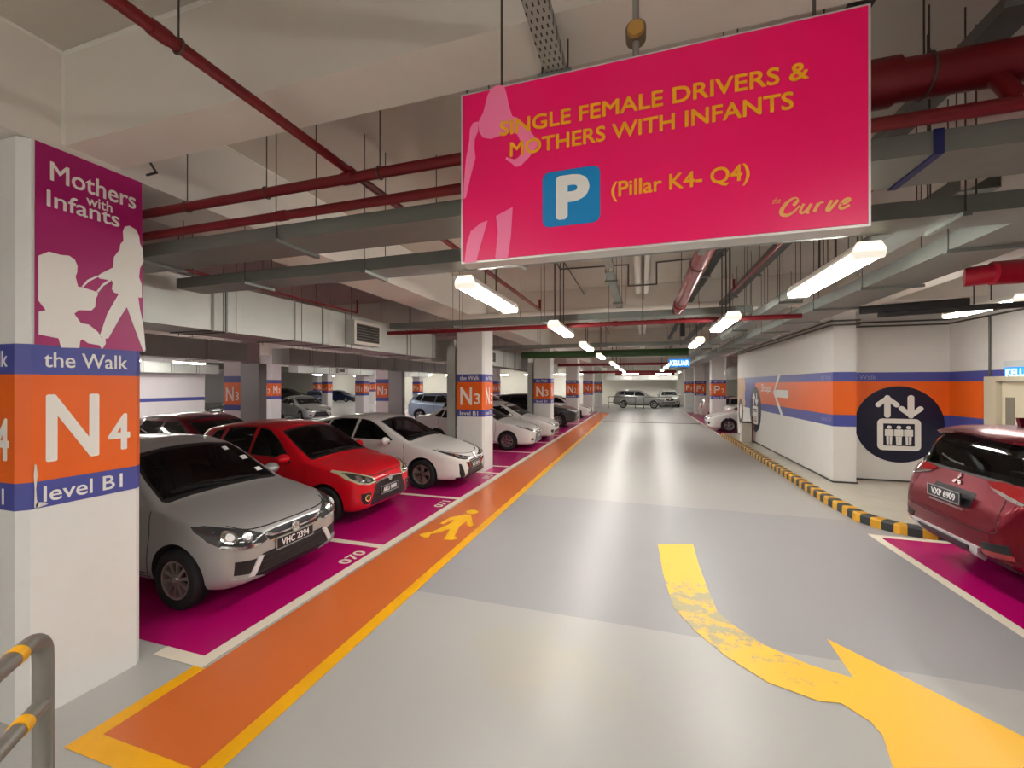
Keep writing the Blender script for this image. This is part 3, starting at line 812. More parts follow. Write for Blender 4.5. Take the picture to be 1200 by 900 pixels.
def city_face(root, sk, paint_, lod):
    M = CARM
    for sg in (1, -1):
        P = lambda pts: [(sg * a, b) for a, b in pts]
        sk.patch(MB_(root, 'headlight', M['lamp_clear']), 'front', P([(.30, .615), (.5, .66), (.68, .735), (.76, .77), (.755, .71), (.66, .645), (.5, .60), (.32, .58)]), off=.005, step=.05)
        sk.patch(MB_(root, 'headlight_housing', M['lamp_dark']), 'front', P([(.45, .605), (.56, .645), (.68, .71), (.66, .66), (.55, .61)]), off=.009, step=.05)
        sk.patch(MB_(root, 'fog_lamp_recess', M['black']), 'front', P([(.50, .44), (.68, .43), (.66, .34), (.56, .31)]), off=.004, step=.06)
    sk.patch(MB_(root, 'grille', M['grille']), 'front', [(-.32, .60), (.32, .60), (.30, .50), (-.30, .50)], off=.004, step=.06)
    sk.patch(MB_(root, 'grille_bar', M['chrome']), 'front', [(-.36, .64), (.36, .64), (.34, .60), (-.34, .60)], off=.012, step=.06)
    sk.patch(MB_(root, 'lower_intake', M['black']), 'front', [(-.42, .40), (.42, .40), (.46, .28), (-.46, .28)], off=.004, step=.06)

def sedan_tail(root, sk, paint_, lod):
    for sg in (1, -1):
        P = lambda pts: [(sg * a, b) for a, b in pts]
        sk.patch(MB_(root, 'tail_lamp', CARM['lamp_red']), 'rear', P([(.40, .90), (.70, .94), (.74, .80), (.60, .76), (.44, .80)]), off=.008, step=.06)
    sk.patch(MB_(root, 'boot_garnish', CARM['chrome']), 'rear', [(-.3, .86), (.3, .86), (.3, .835), (-.3, .835)], off=.01, step=.1)

def hatch_tail(root, sk, paint_, lod):
    for sg in (1, -1):
        P = lambda pts: [(sg * a, b) for a, b in pts]
        sk.patch(MB_(root, 'tail_lamp', CARM['lamp_red']), 'rear', P([(.50, .95), (.68, .97), (.74, .80), (.70, .70), (.55, .72)]), off=.008, step=.06)
    sk.patch(MB_(root, 'rear_lip', CARM['black']), 'rear', [(-.55, .36), (.55, .36), (.55, .28), (-.55, .28)], off=.006, step=.1)

SUV = dict(sill_h=.15, L=4.45, R=.345, fo=.87, wb=2.66, track=.895, zsill=.24, mirror=(1.62, 1.0, 1.13), handles=[(2.45, 1.0), (3.25, 1.03)],
    rim=.235, cab=(1.26, 4.05), zdash=1.08, gap=.06, handle_paint=1,
    zt=[(0, .72), (.02, .79), (.06, .85), (.15, .91), (.4, .99), (.7, 1.04), (1.0, 1.085), (1.16, 1.12), (1.5, 1.33), (1.85, 1.53), (2.1, 1.62), (2.5, 1.67), (3.0, 1.675), (3.5, 1.655), (3.95, 1.60), (4.08, 1.55), (4.13, 1.46), (4.24, 1.24), (4.31, 1.10), (4.38, .97), (4.43, .8), (4.45, .68)],
    zs=[(0, .69), (.06, .80), (.15, .86), (.4, .93), (1.0, 1.04), (1.2, 1.06), (1.8, 1.08), (2.8, 1.12), (3.8, 1.17), (4.15, 1.15), (4.3, 1.05), (4.4, .88), (4.45, .66)],
    zb=[(0, .42), (.02, .34), (.06, .29), (.15, .24), (.4, .22), (4.0, .24), (4.2, .29), (4.38, .37), (4.45, .48)],
    w=[(0, .52), (.02, .62), (.06, .70), (.14, .77), (.3, .835), (.55, .885), (.9, .91), (3.3, .91), (3.9, .895), (4.2, .85), (4.34, .79), (4.42, .69), (4.45, .57)],
    yg=[(0, .40), (.1, .55), (.5, .68), (1.0, .77), (1.2, .775), (1.5, .74), (1.9, .67), (2.2, .645), (2.8, .64), (3.7, .615), (4.08, .59), (4.22, .67), (4.36, .62), (4.45, .46)],
    dg=[(0, .01), (.3, .02), (1.0, .035), (1.2, .055), (1.6, .08), (1.9, .065), (2.3, .055), (3.7, .06), (4.08, .05), (4.22, .04), (4.45, .01)],
    side_glass=[[(1.56, 1.125), (1.74, 1.26), (2.0, 1.44), (2.2, 1.53), (2.38, 1.565), (2.46, 1.57), (2.54, 1.14)],
                [(2.60, 1.145), (2.53, 1.575), (3.0, 1.575), (3.3, 1.555), (3.44, 1.19)],
                [(3.50, 1.20), (3.38, 1.545), (3.68, 1.505), (3.95, 1.29)]],
    windscreen=[(-.70, 1.11), (-.4, 1.145), (0, 1.16), (.4, 1.145), (.70, 1.11), (.65, 1.28), (.59, 1.48), (.56, 1.515), (.25, 1.555), (0, 1.565), (-.25, 1.555), (-.56, 1.515), (-.59, 1.48), (-.65, 1.28)],
    rear_glass=[(-.62, 1.17), (.62, 1.17), (.6, 1.3), (.53, 1.47), (-.53, 1.47), (-.6, 1.3)],
    seams=[[(1.28, 1.05), (1.24, .8), (1.28, .55), (1.32, .36)], [(2.57, 1.1), (2.57, .7), (2.54, .36)], [(3.48, 1.16), (3.42, .9), (3.25, .68), (3.12, .5)]],
    rear_seams=[[(-.6, 1.12), (-.64, .8), (-.55, .66), (.55, .66), (.64, .8), (.6, 1.12)]])

def suv_face(root, sk, paint_, lod):
    M = CARM
    for sg in (1, -1):
        P = lambda pts: [(sg * a, b) for a, b in pts]
        sk.patch(MB_(root, 'headlight', M['lamp_clear']), 'front', P([(.36, .81), (.55, .85), (.72, .90), (.80, .935), (.80, .88), (.70, .82), (.5, .785), (.37, .775)]), off=.005, step=.05)
        sk.patch(MB_(root, 'headlight_housing', M['lamp_dark']), 'front', P([(.45, .80), (.58, .835), (.74, .89), (.7, .84), (.55, .795)]), off=.009, step=.05)
        sk.patch(MB_(root, 'fog_lamp_recess', M['black']), 'front', P([(.52, .56), (.72, .58), (.72, .50), (.56, .47)]), off=.004, step=.06)
    sk.patch(MB_(root, 'grille', M['grille']), 'front', [(-.36, .83), (.36, .83), (.34, .70), (.22, .60), (-.22, .60), (-.34, .70)], off=.004, step=.06)
    sk.patch(MB_(root, 'grille_bar', M['chrome']), 'front', stroke([(-.37, .80), (-.34, .70), (-.22, .60), (.22, .60), (.34, .70), (.37, .80)], .025), off=.012, step=.08)
    sk.patch(MB_(root, 'lower_intake', M['black']), 'front', [(-.46, .50), (.46, .50), (.5, .40), (-.5, .40)], off=.004, step=.06)
    sk.patch(MB_(root, 'emblem', M['chrome']), 'front', ellipse(0, .73, .07, .055, 16), off=.018, step=.1)

def suv_tail(root, sk, paint_, lod):
    M = CARM
    for sg in (1, -1):
        P = lambda pts: [(sg * a, b) for a, b in pts]
        sk.patch(MB_(root, 'tail_lamp', M['lamp_red']), 'rear', P([(.42, 1.02), (.70, 1.06), (.80, 1.0), (.78, .92), (.5, .95)]), off=.008, step=.06)
    sk.patch(MB_(root, 'rear_cladding', M['black']), 'rear', [(-.66, .48), (.66, .48), (.68, .38), (-.68, .38)], off=.006, step=.1)
    sp = MB_(root, 'rear_spoiler', paint_)
    L = sk.L
    sp.prism([(-L / 2 + .36, 1.60), (-L / 2 + .24, 1.585), (-L / 2 + .22, 1.55), (-L / 2 + .34, 1.545)], lambda a, b, d: (a, -.57 + d, b), 1.14)
# ---------------------------------------------------------------- the hall: floor, slab, beams, walls
BLUE = srgb(72, 76, 150); ORANGE = srgb(226, 98, 22)
M_white = mat('white_wall_paint', (.72, .70, .665), .6, noise=.05, nscale=3, bump=.05, bscale=40)
M_lilac = mat('far_wall_paint', (.74, .70, .72), .6, noise=.04, nscale=3)
M_conc = mat('painted_concrete', (.50, .465, .405), .75, noise=.10, nscale=1.7, bump=.12, bscale=25)
M_beam = mat('painted_beam', (.68, .64, .58), .7, noise=.07, nscale=2.2, bump=.1, bscale=22)
M_blue = mat('blue_band_paint', BLUE, .45, noise=.05, nscale=5)
M_orange = mat('orange_band_paint', ORANGE, .45, noise=.06, nscale=5)
M_signwhite = mat('lettering_white', (.80, .78, .73), .5)
M_navy = mat('navy_vinyl', srgb(22, 22, 48), .4)

def floor_material():
    m = bpy.data.materials.new('epoxy_floor'); m.use_nodes = True; nt = m.node_tree; b = nt.nodes['Principled BSDF']
    tc = nt.nodes.new('ShaderNodeTexCoord'); sp = nt.nodes.new('ShaderNodeSeparateXYZ')
    nt.links.new(tc.outputs['Object'], sp.inputs[0])
    # coats of slightly different grey meet at two joints across the lane
    ramp = nt.nodes.new('ShaderNodeValToRGB'); ramp.color_ramp.interpolation = 'CONSTANT'
    mr = nt.nodes.new('ShaderNodeMapRange'); mr.inputs['From Min'].default_value = 0; mr.inputs['From Max'].default_value = 40
    nt.links.new(sp.outputs['Y'], mr.inputs['Value']); nt.links.new(mr.outputs[0], ramp.inputs[0])
    e = ramp.color_ramp.elements
    e[0].position = 0; e[0].color = (.42, .415, .40, 1)
    e[1].position = 3.48 / 40; e[1].color = (.33, .325, .335, 1)
    for p, c in ((7.21, (.40, .395, .38, 1)), (23.1, (.37, .365, .355, 1))):
        k = e.new(p / 40); k.color = c
    n1 = nt.nodes.new('ShaderNodeTexNoise'); n1.inputs['Scale'].default_value = .8; n1.inputs['Detail'].default_value = 6
    nt.links.new(tc.outputs['Object'], n1.inputs['Vector'])
    mx = nt.nodes.new('ShaderNodeMix'); mx.data_type = 'RGBA'; mx.blend_type = 'MULTIPLY'; mx.inputs[0].default_value = .35
    r2 = nt.nodes.new('ShaderNodeValToRGB'); r2.color_ramp.elements[0].color = (.93, .925, .91, 1); r2.color_ramp.elements[0].position = .3
    r2.color_ramp.elements[1].color = (1.03, 1.03, 1.02, 1); r2.color_ramp.elements[1].position = .7
    nt.links.new(n1.outputs['Fac'], r2.inputs[0]); nt.links.new(ramp.outputs[0], mx.inputs[6]); nt.links.new(r2.outputs[0], mx.inputs[7])
    # a worn yellowish stain in the middle of the lane
    vm = nt.nodes.new('ShaderNodeVectorMath'); vm.operation = 'DISTANCE'; vm.inputs[1].default_value = (-.68, 2.95, 0)
    sc3 = nt.nodes.new('ShaderNodeVectorMath'); sc3.operation = 'MULTIPLY'; sc3.inputs[1].default_value = (1, .8, 1)
    nt.links.new(tc.outputs['Object'], vm.inputs[0])
    n3 = nt.nodes.new('ShaderNodeTexNoise'); n3.inputs['Scale'].default_value = 3.0; n3.inputs['Detail'].default_value = 6
    nt.links.new(tc.outputs['Object'], n3.inputs['Vector'])
    ad = nt.nodes.new('ShaderNodeMath'); ad.operation = 'ADD'; nt.links.new(vm.outputs['Value'], ad.inputs[0]); nt.links.new(n3.outputs['Fac'], ad.inputs[1])
    m3 = nt.nodes.new('ShaderNodeMapRange'); m3.inputs['From Min'].default_value = .55; m3.inputs['From Max'].default_value = 1.15
    m3.inputs['To Min'].default_value = .5; m3.inputs['To Max'].default_value = 0
    nt.links.new(ad.outputs[0], m3.inputs['Value'])
    mx2 = nt.nodes.new('ShaderNodeMix'); mx2.data_type = 'RGBA'; mx2.inputs[7].default_value = (.46, .41, .28, 1)
    nt.links.new(m3.outputs[0], mx2.inputs[0]); nt.links.new(mx.outputs[2], mx2.inputs[6])
    nt.links.new(mx2.outputs[2], b.inputs['Base Color'])
    n2 = nt.nodes.new('ShaderNodeTexNoise'); n2.inputs['Scale'].default_value = 1.2; n2.inputs['Detail'].default_value = 3
    nt.links.new(tc.outputs['Object'], n2.inputs['Vector'])
    rr = nt.nodes.new('ShaderNodeMapRange'); rr.inputs['From Min'].default_value = .3; rr.inputs['From Max'].default_value = .7
    rr.inputs['To Min'].default_value = .355; rr.inputs['To Max'].default_value = .36
    nt.links.new(n2.outputs['Fac'], rr.inputs['Value']); nt.links.new(rr.outputs[0], b.inputs['Roughness'])
    bp = nt.nodes.new('ShaderNodeBump'); bp.inputs['Strength'].default_value = .05; bp.inputs['Distance'].default_value = .01
    n4 = nt.nodes.new('ShaderNodeTexNoise'); n4.inputs['Scale'].default_value = 9; n4.inputs['Detail'].default_value = 3
    nt.links.new(tc.outputs['Object'], n4.inputs['Vector']); nt.links.new(n4.outputs['Fac'], bp.inputs['Height']); nt.links.new(bp.outputs[0], b.inputs['Normal'])
    return m

X0, X1, Y0, Y1, ZC = -46.0, 13.0, -7.0, 46.0, 4.08
struct(MB().box((X0, Y0, -.3), (X1, Y1, 0)).build('floor', floor_material()))
struct(MB().box((X0, Y0, ZC), (X1, Y1, ZC + .25)).build('ceiling', M_conc))
struct(MB().box((X0, 43.4, 0), (X1, 43.7, ZC)).build('wall_back', mat('back_wall_paint', (.74, .72, .64), .6, noise=.04)))
struct(MB().box((X0, Y0 - .3, 0), (X1, Y0, ZC)).build('wall_front', M_white))
struct(MB().box((X1, Y0, 0), (X1 + .3, Y1, ZC)).build('wall_right_outer', M_white))
struct(MB().box((X0 - .3, Y0, 0), (X0, Y1, ZC)).build('wall_left_outer', M_lilac))

def strip(parent, name, a, b, m):
    return MB().box(a, b).build(name, m, parent)

# far left wall with its blue line
wl = struct(MB().box((-20.95, 3, 0), (-20.7, 15.2, ZC)).build('wall_left', M_lilac))
strip(wl, 'wall_stripe', (-20.7, 3, 1.24), (-20.695, 15.2, 1.40), M_blue)
# stair and lift core on the right
wr = struct(MB().box((3.5, 9.5, 0), (3.87, 17.9, ZC)).build('wall_right', M_white))
wlift = struct(MB().box((3.87, 9.95, 0), (5.9, 10.3, ZC)).build('wall_lift', M_white))
wside = struct(MB().box((5.52, 6.95, 0), (5.9, 9.95, ZC)).build('wall_side', M_white))
BZ = ((1.20, 1.42, M_blue), (1.42, 2.06, M_orange), (2.06, 2.24, M_blue))
for z0, z1, m in BZ:
    far = 15.25 if m is M_orange else 16.75
    strip(wr, 'wall_stripe', (3.496, 9.497, z0), (3.5, far, z1), m)
    strip(wr, 'wall_stripe', (3.496, 9.496, z0), (3.874, 9.5, z1), m)
    strip(wr, 'wall_stripe', (3.87, 9.5, z0), (3.874, 9.946, z1), m)
    strip(wlift, 'wall_stripe', (3.87, 9.946, z0), (5.52, 9.95, z1), m)
    strip(wside, 'wall_stripe', (5.516, 8.95, z0), (5.52, 9.946, z1), m)
strip(wside, 'wall_stripe', (5.516, 7.2, 2.06), (5.52, 8.95, 2.24), M_blue)
strip(wr, 'wall_stripe', (3.496, 15.25, 1.42), (3.5, 16.75, 2.06), M_blue)
# dark foot of the walls
M_foot = mat('dark_skirting', (.05, .045, .04), .5)
struct(MB().box((3.485, 9.485, .12), (3.5, 17.9, .15)).box((3.485, 9.485, .12), (3.885, 9.5, .15)).build('baseboard_right', M_foot))
struct(MB().box((3.885, 9.93, .12), (5.52, 9.95, .15)).build('baseboard_back', M_foot))
# raised lobby floor behind the kerb
M_tile = mat('lobby_floor_tile', (.50, .46, .385), .22, noise=.08, nscale=2, rvar=.06)
lob = MB(); lob.prism([(3.05, 17.9), (3.05, 8.4), (3.12, 7.45), (3.24, 7.17), (3.4, 7.0), (3.65, 6.88), (5.52, 6.85), (5.52, 17.9)], lambda a, b, d: (a, b, d), .12)
struct(lob.build('floor_lobby', M_tile))
# beams
for i, yb in enumerate((1.66, 9.08, 16.38, 23.75, 31.0, 38.2)):
    struct(MB().box((X0, yb, 3.5), (X1, yb + .30, ZC)).build('ceiling_beam', M_beam))
for xb in (-4.16, 3.42, -11.6, -18.6, -28):
    struct(MB().box((xb, Y0, 3.46), (xb + .70, Y1, ZC)).build('ceiling_beam', M_beam))
# filler lines where beams meet the slab and each other
M_caulk = mat('white_filler', (.74, .72, .66), .7)
struct(MB().box((-3.46, 1.648, 4.062), (X1, 1.662, ZC)).build('trim_1', M_caulk))
struct(MB().box((-3.464, Y0, 4.064), (-3.452, 1.66, ZC)).build('trim_2', M_caulk))
struct(MB().box((-3.466, 1.646, 3.5), (-3.452, 1.664, ZC)).build('trim_3', M_caulk))
struct(MB().box((-3.464, 1.96, 4.064), (-3.452, 9.08, ZC)).build('trim_4', M_caulk))
# door in the lobby's side wall
M_door = mat('cream_door_paint', (.62, .56, .42), .45); M_frame = mat('cream_frame_paint', (.56, .50, .37), .45)
dr = MB(); dr.box((5.46, 7.70, .12), (5.50, 8.66, 2.04))
d1 = struct(dr.build('door_1', M_door))
fr = MB(); fr.prism([(8.94, .12), (8.94, 2.13), (7.55, 2.13), (7.55, .12), (7.66, .12), (7.66, 2.05), (8.70, 2.05), (8.70, .12)], lambda a, b, d: (5.515 - d, a, b), .11)
fr.build('door_frame', M_frame, d1)
MB().box((5.45, 8.42, 1.28), (5.465, 8.58, 1.80)).build('vision_panel', mat('wired_glass', (.20, .18, .14), .15), d1)
h = MB(); h.tube([(5.46, 7.85, 1.12), (5.40, 7.85, 1.12), (5.40, 7.98, 1.12)], .011, 10); h.build('door_handle', CARM['chrome'], d1, smooth=40)

# ---------------------------------------------------------------- paint on the floor
M_pink = mat('magenta_bay_paint', srgb(172, 8, 98), .27, noise=.06, nscale=2.0)
M_line = mat('cream_line_paint', srgb(226, 216, 198), .45, noise=.06, nscale=8)
M_walk = mat('orange_walkway_paint', srgb(202, 104, 50), .27, noise=.06, nscale=1.6)
M_yel = mat('yellow_line_paint', srgb(238, 172, 14), .4, noise=.10, nscale=9)
def slab(name, poly, m, z0=.0005, h=.0015):
    mb = MB(); mb.prism(poly, lambda a, b, d: (a, b, z0 + d), h)
    return struct(mb.build(name, m))
def rect(x0, y0, x1, y1): return [(x0, y0), (x1, y0), (x1, y1), (x0, y1)]
slab('floor_marking', rect(-8.4, 2.26, -3.08, 31.4), M_pink)
slab('floor_marking', rect(-2.94, 1.58, -2.2, 30), M_walk)
slab('floor_marking', rect(-3.08, 2.16, -2.97, 31.4), M_line, .002)
slab('floor_marking', rect(-3.46, 2.16, -3.08, 2.26), M_line, .002)
BAYS = [4.44, 6.70, 8.87, 9.66, 11.86, 14.05, 16.2, 17.0, 19.2, 21.4, 23.55, 24.35, 26.6, 28.8, 31.2]
for y in BAYS:
    slab('floor_marking', rect(-8.4, y - .05, -3.08, y + .05), M_line, .002)
slab('floor_marking', [(-3.04, 1.46), (-2.09, 1.46), (-2.09, 23), (-2.2, 23), (-2.2, 1.58), (-2.94, 1.58), (-2.94, 2.16), (-3.04, 2.16)], M_yel, .002)
slab('floor_marking', rect(2.97, -4, 8.6, 6.64), M_pink)
slab('floor_marking', [(2.87, -4), (2.97, -4), (2.97, 6.64), (8.6, 6.64), (8.6, 6.74), (2.87, 6.74)], M_line, .002)
slab('floor_marking', rect(2.97, 18.2, 8.6, 32), M_pink)
slab('floor_marking', rect(2.87, 18.2, 2.97, 33), M_line, .002)
slab('floor_marking', rect(-12.2, 2, -8.6, 31.4), M_pink)
slab('floor_marking', rect(-17.5, 2, -13.2, 31.4), mat('lilac_lane_paint', (.42, .30, .36), .25, noise=.08, nscale=1.5), .0004)
# expansion joint and drain across the lane
slab('floor_joint', rect(-2.0, 22.85, 2.85, 23.25), mat('joint_dark', (.03, .03, .03), .5), .002)
slab('floor_joint', rect(-46, 32.9, 13, 33.1), mat('joint_grey', (.16, .155, .15), .5), .0012)
# kerb painted in yellow and black blocks
def kerb():
    path = [(2.92, 17.9), (2.92, 8.3), (2.98, 7.35), (3.10, 7.07), (3.28, 6.86), (3.55, 6.75), (4.2, 6.72), (5.48, 6.72)]
    P = [Vector((p[0], p[1], 0)) for p in path]; pts = []
    for a, b in zip(P, P[1:]):
        n = max(1, round((b - a).length / .0725))
        pts += [a + (b - a) * i / n for i in range(n)]
    pts.append(P[-1]); mb = MB(); vs = []
    for i, p in enumerate(pts):
        a = pts[max(0, i - 1)]; b = pts[min(len(pts) - 1, i + 1)]
        t = (b - a).normalized(); nr = Vector((-t.y, t.x, 0))     # towards the lobby
        for off, z in ((0, 0), (0, .105), (.018, .128), (.155, .128), (.155, 0)):
            q = p + nr * off; vs.append((q.x, q.y, z))
    for i in range(len(pts) - 1):
        for j in range(4):
            mb.add([], [])
            mb.f.append((i * 5 + j, (i + 1) * 5 + j, (i + 1) * 5 + j + 1, i * 5 + j + 1)); mb.mi.append((i // 2) % 2)
    mb.v = vs
    mb.f += [(0, 1, 2, 3, 4), tuple(len(vs) - 1 - k for k in range(5))]; mb.mi += [0, 0]
    return mb
tag(kerb().build('striped_kerb', [mat('kerb_yellow', srgb(214, 158, 40), .5, noise=.12, nscale=12), mat('kerb_black', srgb(48, 52, 54), .55, noise=.15, nscale=12)]),
    'yellow and black striped kerb curving round the raised lobby floor', 'kerb')
# ---------------------------------------------------------------- painted signs on the floor
def flat(name, label, cat, polys, m, z0=.0035, group=None):
    mb = MB()
    for p in polys:
        mb.prism(p, lambda a, b, d: (a, b, z0 + d), .0015)
    return tag(mb.build(name, m), label, cat, group)
def fl(pts): return [tuple(on_z(u, v)[:2]) for u, v in pts]
def worn_yellow():
    m = mat('worn_yellow_paint', srgb(248, 192, 62), .42)
    nt = m.node_tree; b = nt.nodes['Principled BSDF']
    tc = nt.nodes.new('ShaderNodeTexCoord'); n = nt.nodes.new('ShaderNodeTexNoise'); n.inputs['Scale'].default_value = 5; n.inputs['Detail'].default_value = 9; n.inputs['Roughness'].default_value = .72
    nt.links.new(tc.outputs['Object'], n.inputs['Vector'])
    # tyres have worn the shaft and its inner bend
    vm = nt.nodes.new('ShaderNodeVectorMath'); vm.operation = 'DISTANCE'; vm.inputs[1].default_value = (.52, 3.95, 0); nt.links.new(tc.outputs['Object'], vm.inputs[0])
    mr = nt.nodes.new('ShaderNodeMapRange'); mr.inputs['From Min'].default_value = .1; mr.inputs['From Max'].default_value = 1.35; mr.inputs['To Min'].default_value = .57; mr.inputs['To Max'].default_value = .24
    nt.links.new(vm.outputs['Value'], mr.inputs['Value'])
    gt = nt.nodes.new('ShaderNodeMath'); gt.operation = 'SUBTRACT'; nt.links.new(n.outputs['Fac'], gt.inputs[0]); nt.links.new(mr.outputs[0], gt.inputs[1])
    m2 = nt.nodes.new('ShaderNodeMapRange'); m2.inputs['From Min'].default_value = -.05; m2.inputs['From Max'].default_value = .05
    nt.links.new(gt.outputs[0], m2.inputs['Value'])
    mx = nt.nodes.new('ShaderNodeMix'); mx.data_type = 'RGBA'; mx.inputs[6].default_value = (.44, .38, .20, 1); mx.inputs[7].default_value = (*srgb(248, 192, 62), 1)
    nt.links.new(m2.outputs[0], mx.inputs[0]); nt.links.new(mx.outputs[2], b.inputs['Base Color'])
    return m
arrow = fl([(771, 638), (812, 638), (818, 660), (829, 690), (841, 718), (862, 735), (895, 756), (950, 780), (1000, 795), (969, 749)])
arrow += [(2.16, 3.02), (1.30, 2.18)] + fl([(1046, 900), (1034, 862), (1020, 846), (985, 824), (960, 822), (900, 800), (852, 770), (815, 740), (789, 712), (777, 672)])
flat('painted_arrow', 'large worn yellow arrow on the grey lane curving right', 'road marking', [arrow], worn_yellow())
ped = [ellipse(0, 0, 1, 1)]
head = [tuple(on_z(u, v)[:2]) for u, v in [(553.4 + 7.3 * math.cos(t), 600 + 2.3 * math.sin(t)) for t in [2 * PI * i / 20 for i in range(20)]]]
body = fl([(547.5, 602.6), (552, 603.5), (553.5, 610), (555, 615.8), (551, 617.3), (547.8, 615.5), (546.8, 610.5), (543, 613.5), (538.5, 617), (536, 622), (532.2, 629), (535.5, 630), (536, 632), (528, 632.9), (520, 632.4), (524, 626), (527, 620), (522, 621.5), (514, 624.2), (504.5, 626), (502.5, 629.5), (498.5, 630.3), (492.5, 628.3), (491.5, 626.5), (497, 624.8), (506, 623.5), (514, 620), (520, 617), (526, 614.5), (531.5, 610.5), (531, 608.5), (526, 611), (519.5, 614.3), (515.5, 613.6), (519, 611), (527, 606.8), (536, 604.8)])
flat('pedestrian_symbol', 'yellow walking figure painted on the orange walkway', 'road marking', [head, body], mat('pictogram_yellow', srgb(246, 186, 12), .4, noise=.06, nscale=10))
def bay_number(txt, y, label):
    mb = MB()
    text_on(mb, txt, lambda a, b, d: (-3.13 - b, y - .44 + a, .0035 + d), (0, 0, .36, .15), bold=.015)
    tag(mb.build('bay_number', M_line), label, 'bay number', 'bay numbers on the magenta bays')
bay_number('070', 4.32, 'bay number 070 painted beside the silver hatchback')
bay_number('071', 6.58, 'bay number 071 painted beside the red hatchback')
bay_number('072', 8.74, 'bay number 072 painted beside the white hatchback')
mb = MB(); text_on(mb, '087', lambda a, b, d: (3.06 + b, 4.62 - a, .0035 + d), (0, 0, .36, .19), bold=.015)
tag(mb.build('bay_number', M_line), 'bay number painted behind the maroon crossover', 'bay number', 'bay numbers on the magenta bays')

# ---------------------------------------------------------------- pillars
def pillar(txt, label, x0, y0, w=.71, dep=.63, h=3.455, lane='right', base=None, lod=0, group='numbered pillars'):
    t = thing('pillar', label, 'pillar', (x0, y0, 0), 0, group)
    c = .045
    oct_ = lambda e: [(c, -e), (w - c, -e), (w + e, c), (w + e, dep - c), (w - c, dep + e), (c, dep + e), (-e, dep - c), (-e, c)]
    mb = MB(); mb.prism(oct_(0), lambda a, b, d: (a, b, d), h)
    mb.build('shaft', base or M_pillar, t)
    for z0, z1, m, nm in ((1.26, 1.42, M_blue, 'blue_band'), (1.42, 2.06, M_orange, 'orange_band'), (2.06, 2.24, M_blue, 'blue_band')):
        b = MB(); b.prism(oct_(.003), lambda a, b_, d: (a, b_, z0 + d), z1 - z0); b.build(nm, m, t)
    faces = [lambda a, b, d: (a, -.003 - d, b)]
    wd = [w]
    if lane == 'right':
        faces.append(lambda a, b, d: (w + .003 + d, a, b)); wd.append(dep)
    elif lane == 'left':
        faces.append(lambda a, b, d: (-.003 - d, dep - a, b)); wd.append(dep)
    for f, ww in zip(faces, wd):
        L = MB(); s = ww / .63
        text_on(L, txt[0], f, (.11 * s, 1.53, .37 * s, 1.94), bold=.012)
        text_on(L, txt[1:], f, ((.42 if txt[1:] != '1' else .45) * s, 1.55, (.545 if txt[1:] != '1' else .51) * s, 1.80), bold=.014)
        if lod == 0:
            text_on(L, 'the Walk', f, (.10 * s, 2.105, .53 * s, 2.20), bold=.006)
            text_on(L, 'level B1', f, (.10 * s, 1.29, .50 * s, 1.385), bold=.006)
        L.build('lettering', M_signwhite, t)
    return t
M_pillar = mat('pillar_paint', (.74, .735, .71), .55, noise=.05, nscale=4, bump=.12, bscale=30)
M_pillar_far = mat('far_pillar_paint', (.72, .68, .69), .6, noise=.04, nscale=4)
p4 = pillar('N4', 'white pillar with a mothers and infants poster beside the silver hatchback', -4.16, 1.46)
# poster with a white pram and walking figure
def on_p4(u, v): q = on_x(u, v, -3.447); return (q.y - 1.46, q.z)
pf = lambda e: (lambda a, b, d: (.713 + e + d, a, b))
m_poster = mat('poster_magenta', srgb(160, 14, 98), .4, noise=.05, nscale=3)
pa = MB(); pa.prism([(.06, 2.24), (.625, 2.24), (.615, 3.455), (.06, 3.455)], pf(0), .003); pa.build('poster', m_poster, p4)
tx = MB()
def text_px(mb, s, fn, tl, br, mapper, **k):
    a = mapper(*tl); b = mapper(*br)
    text_on(mb, s, fn, (a[0], min(a[1], b[1]), b[0], max(a[1], b[1])), **k)
z = 3.29
def ptext(s, u0, t0, b0, u1, t1, b1, **k):
    A, A2, B, B2 = on_p4(u0, b0), on_p4(u0, t0), on_p4(u1, b1), on_p4(u1, t1)
    text_on(tx, s, pf(.003), (A[0], (A[1] + B[1]) / 2, B[0], (A2[1] + B2[1]) / 2), **k)
ptext('Mothers', 58, 190, 214, 158.5, 225, 243, bold=.008)
ptext('with', 100.5, 229, 242.5, 131, 236, 247, bold=.008)
ptext('Infants', 54, 222.5, 243.5, 139.5, 248, 264.5, bold=.008)
tx.build('poster_lettering', M_signwhite, p4)
k = lambda pts: [on_p4(30 + a / 5.293, 250 + b / 5.293) for a, b in pts]
pram = k([(76, 262), (140, 237), (215, 258), (265, 262), (300, 285), (318, 325), (316, 365), (306, 392), (322, 455), (350, 458), (440, 488), (447, 500), (432, 530), (428, 580), (405, 602), (330, 600), (298, 622), (340, 680), (390, 690), (445, 735), (470, 775), (492, 775), (494, 808), (472, 842), (455, 818), (385, 805), (350, 780), (336, 790), (330, 835), (218, 832), (202, 775), (78, 750), (78, 610), (122, 600), (76, 540)])
wom = k([(612, 82), (640, 76), (680, 100), (700, 140), (705, 185), (722, 225), (728, 300), (706, 340), (700, 395), (716, 440), (718, 522), (695, 522), (705, 590), (728, 700), (742, 855), (728, 858), (625, 580), (580, 650), (510, 775), (480, 778), (458, 755), (505, 620), (575, 500), (545, 490), (532, 470), (538, 430), (530, 415), (460, 405), (440, 390), (470, 370), (540, 335), (545, 270), (580, 225), (585, 190), (604, 170), (600, 110)])
fig = MB(); fig.prism(pram, pf(.003), .002); fig.prism(wom, pf(.0031), .002)
fig.prism(k([(345, 452), (380, 412), (440, 386), (446, 394), (388, 424), (355, 458)]), pf(.0032), .002)
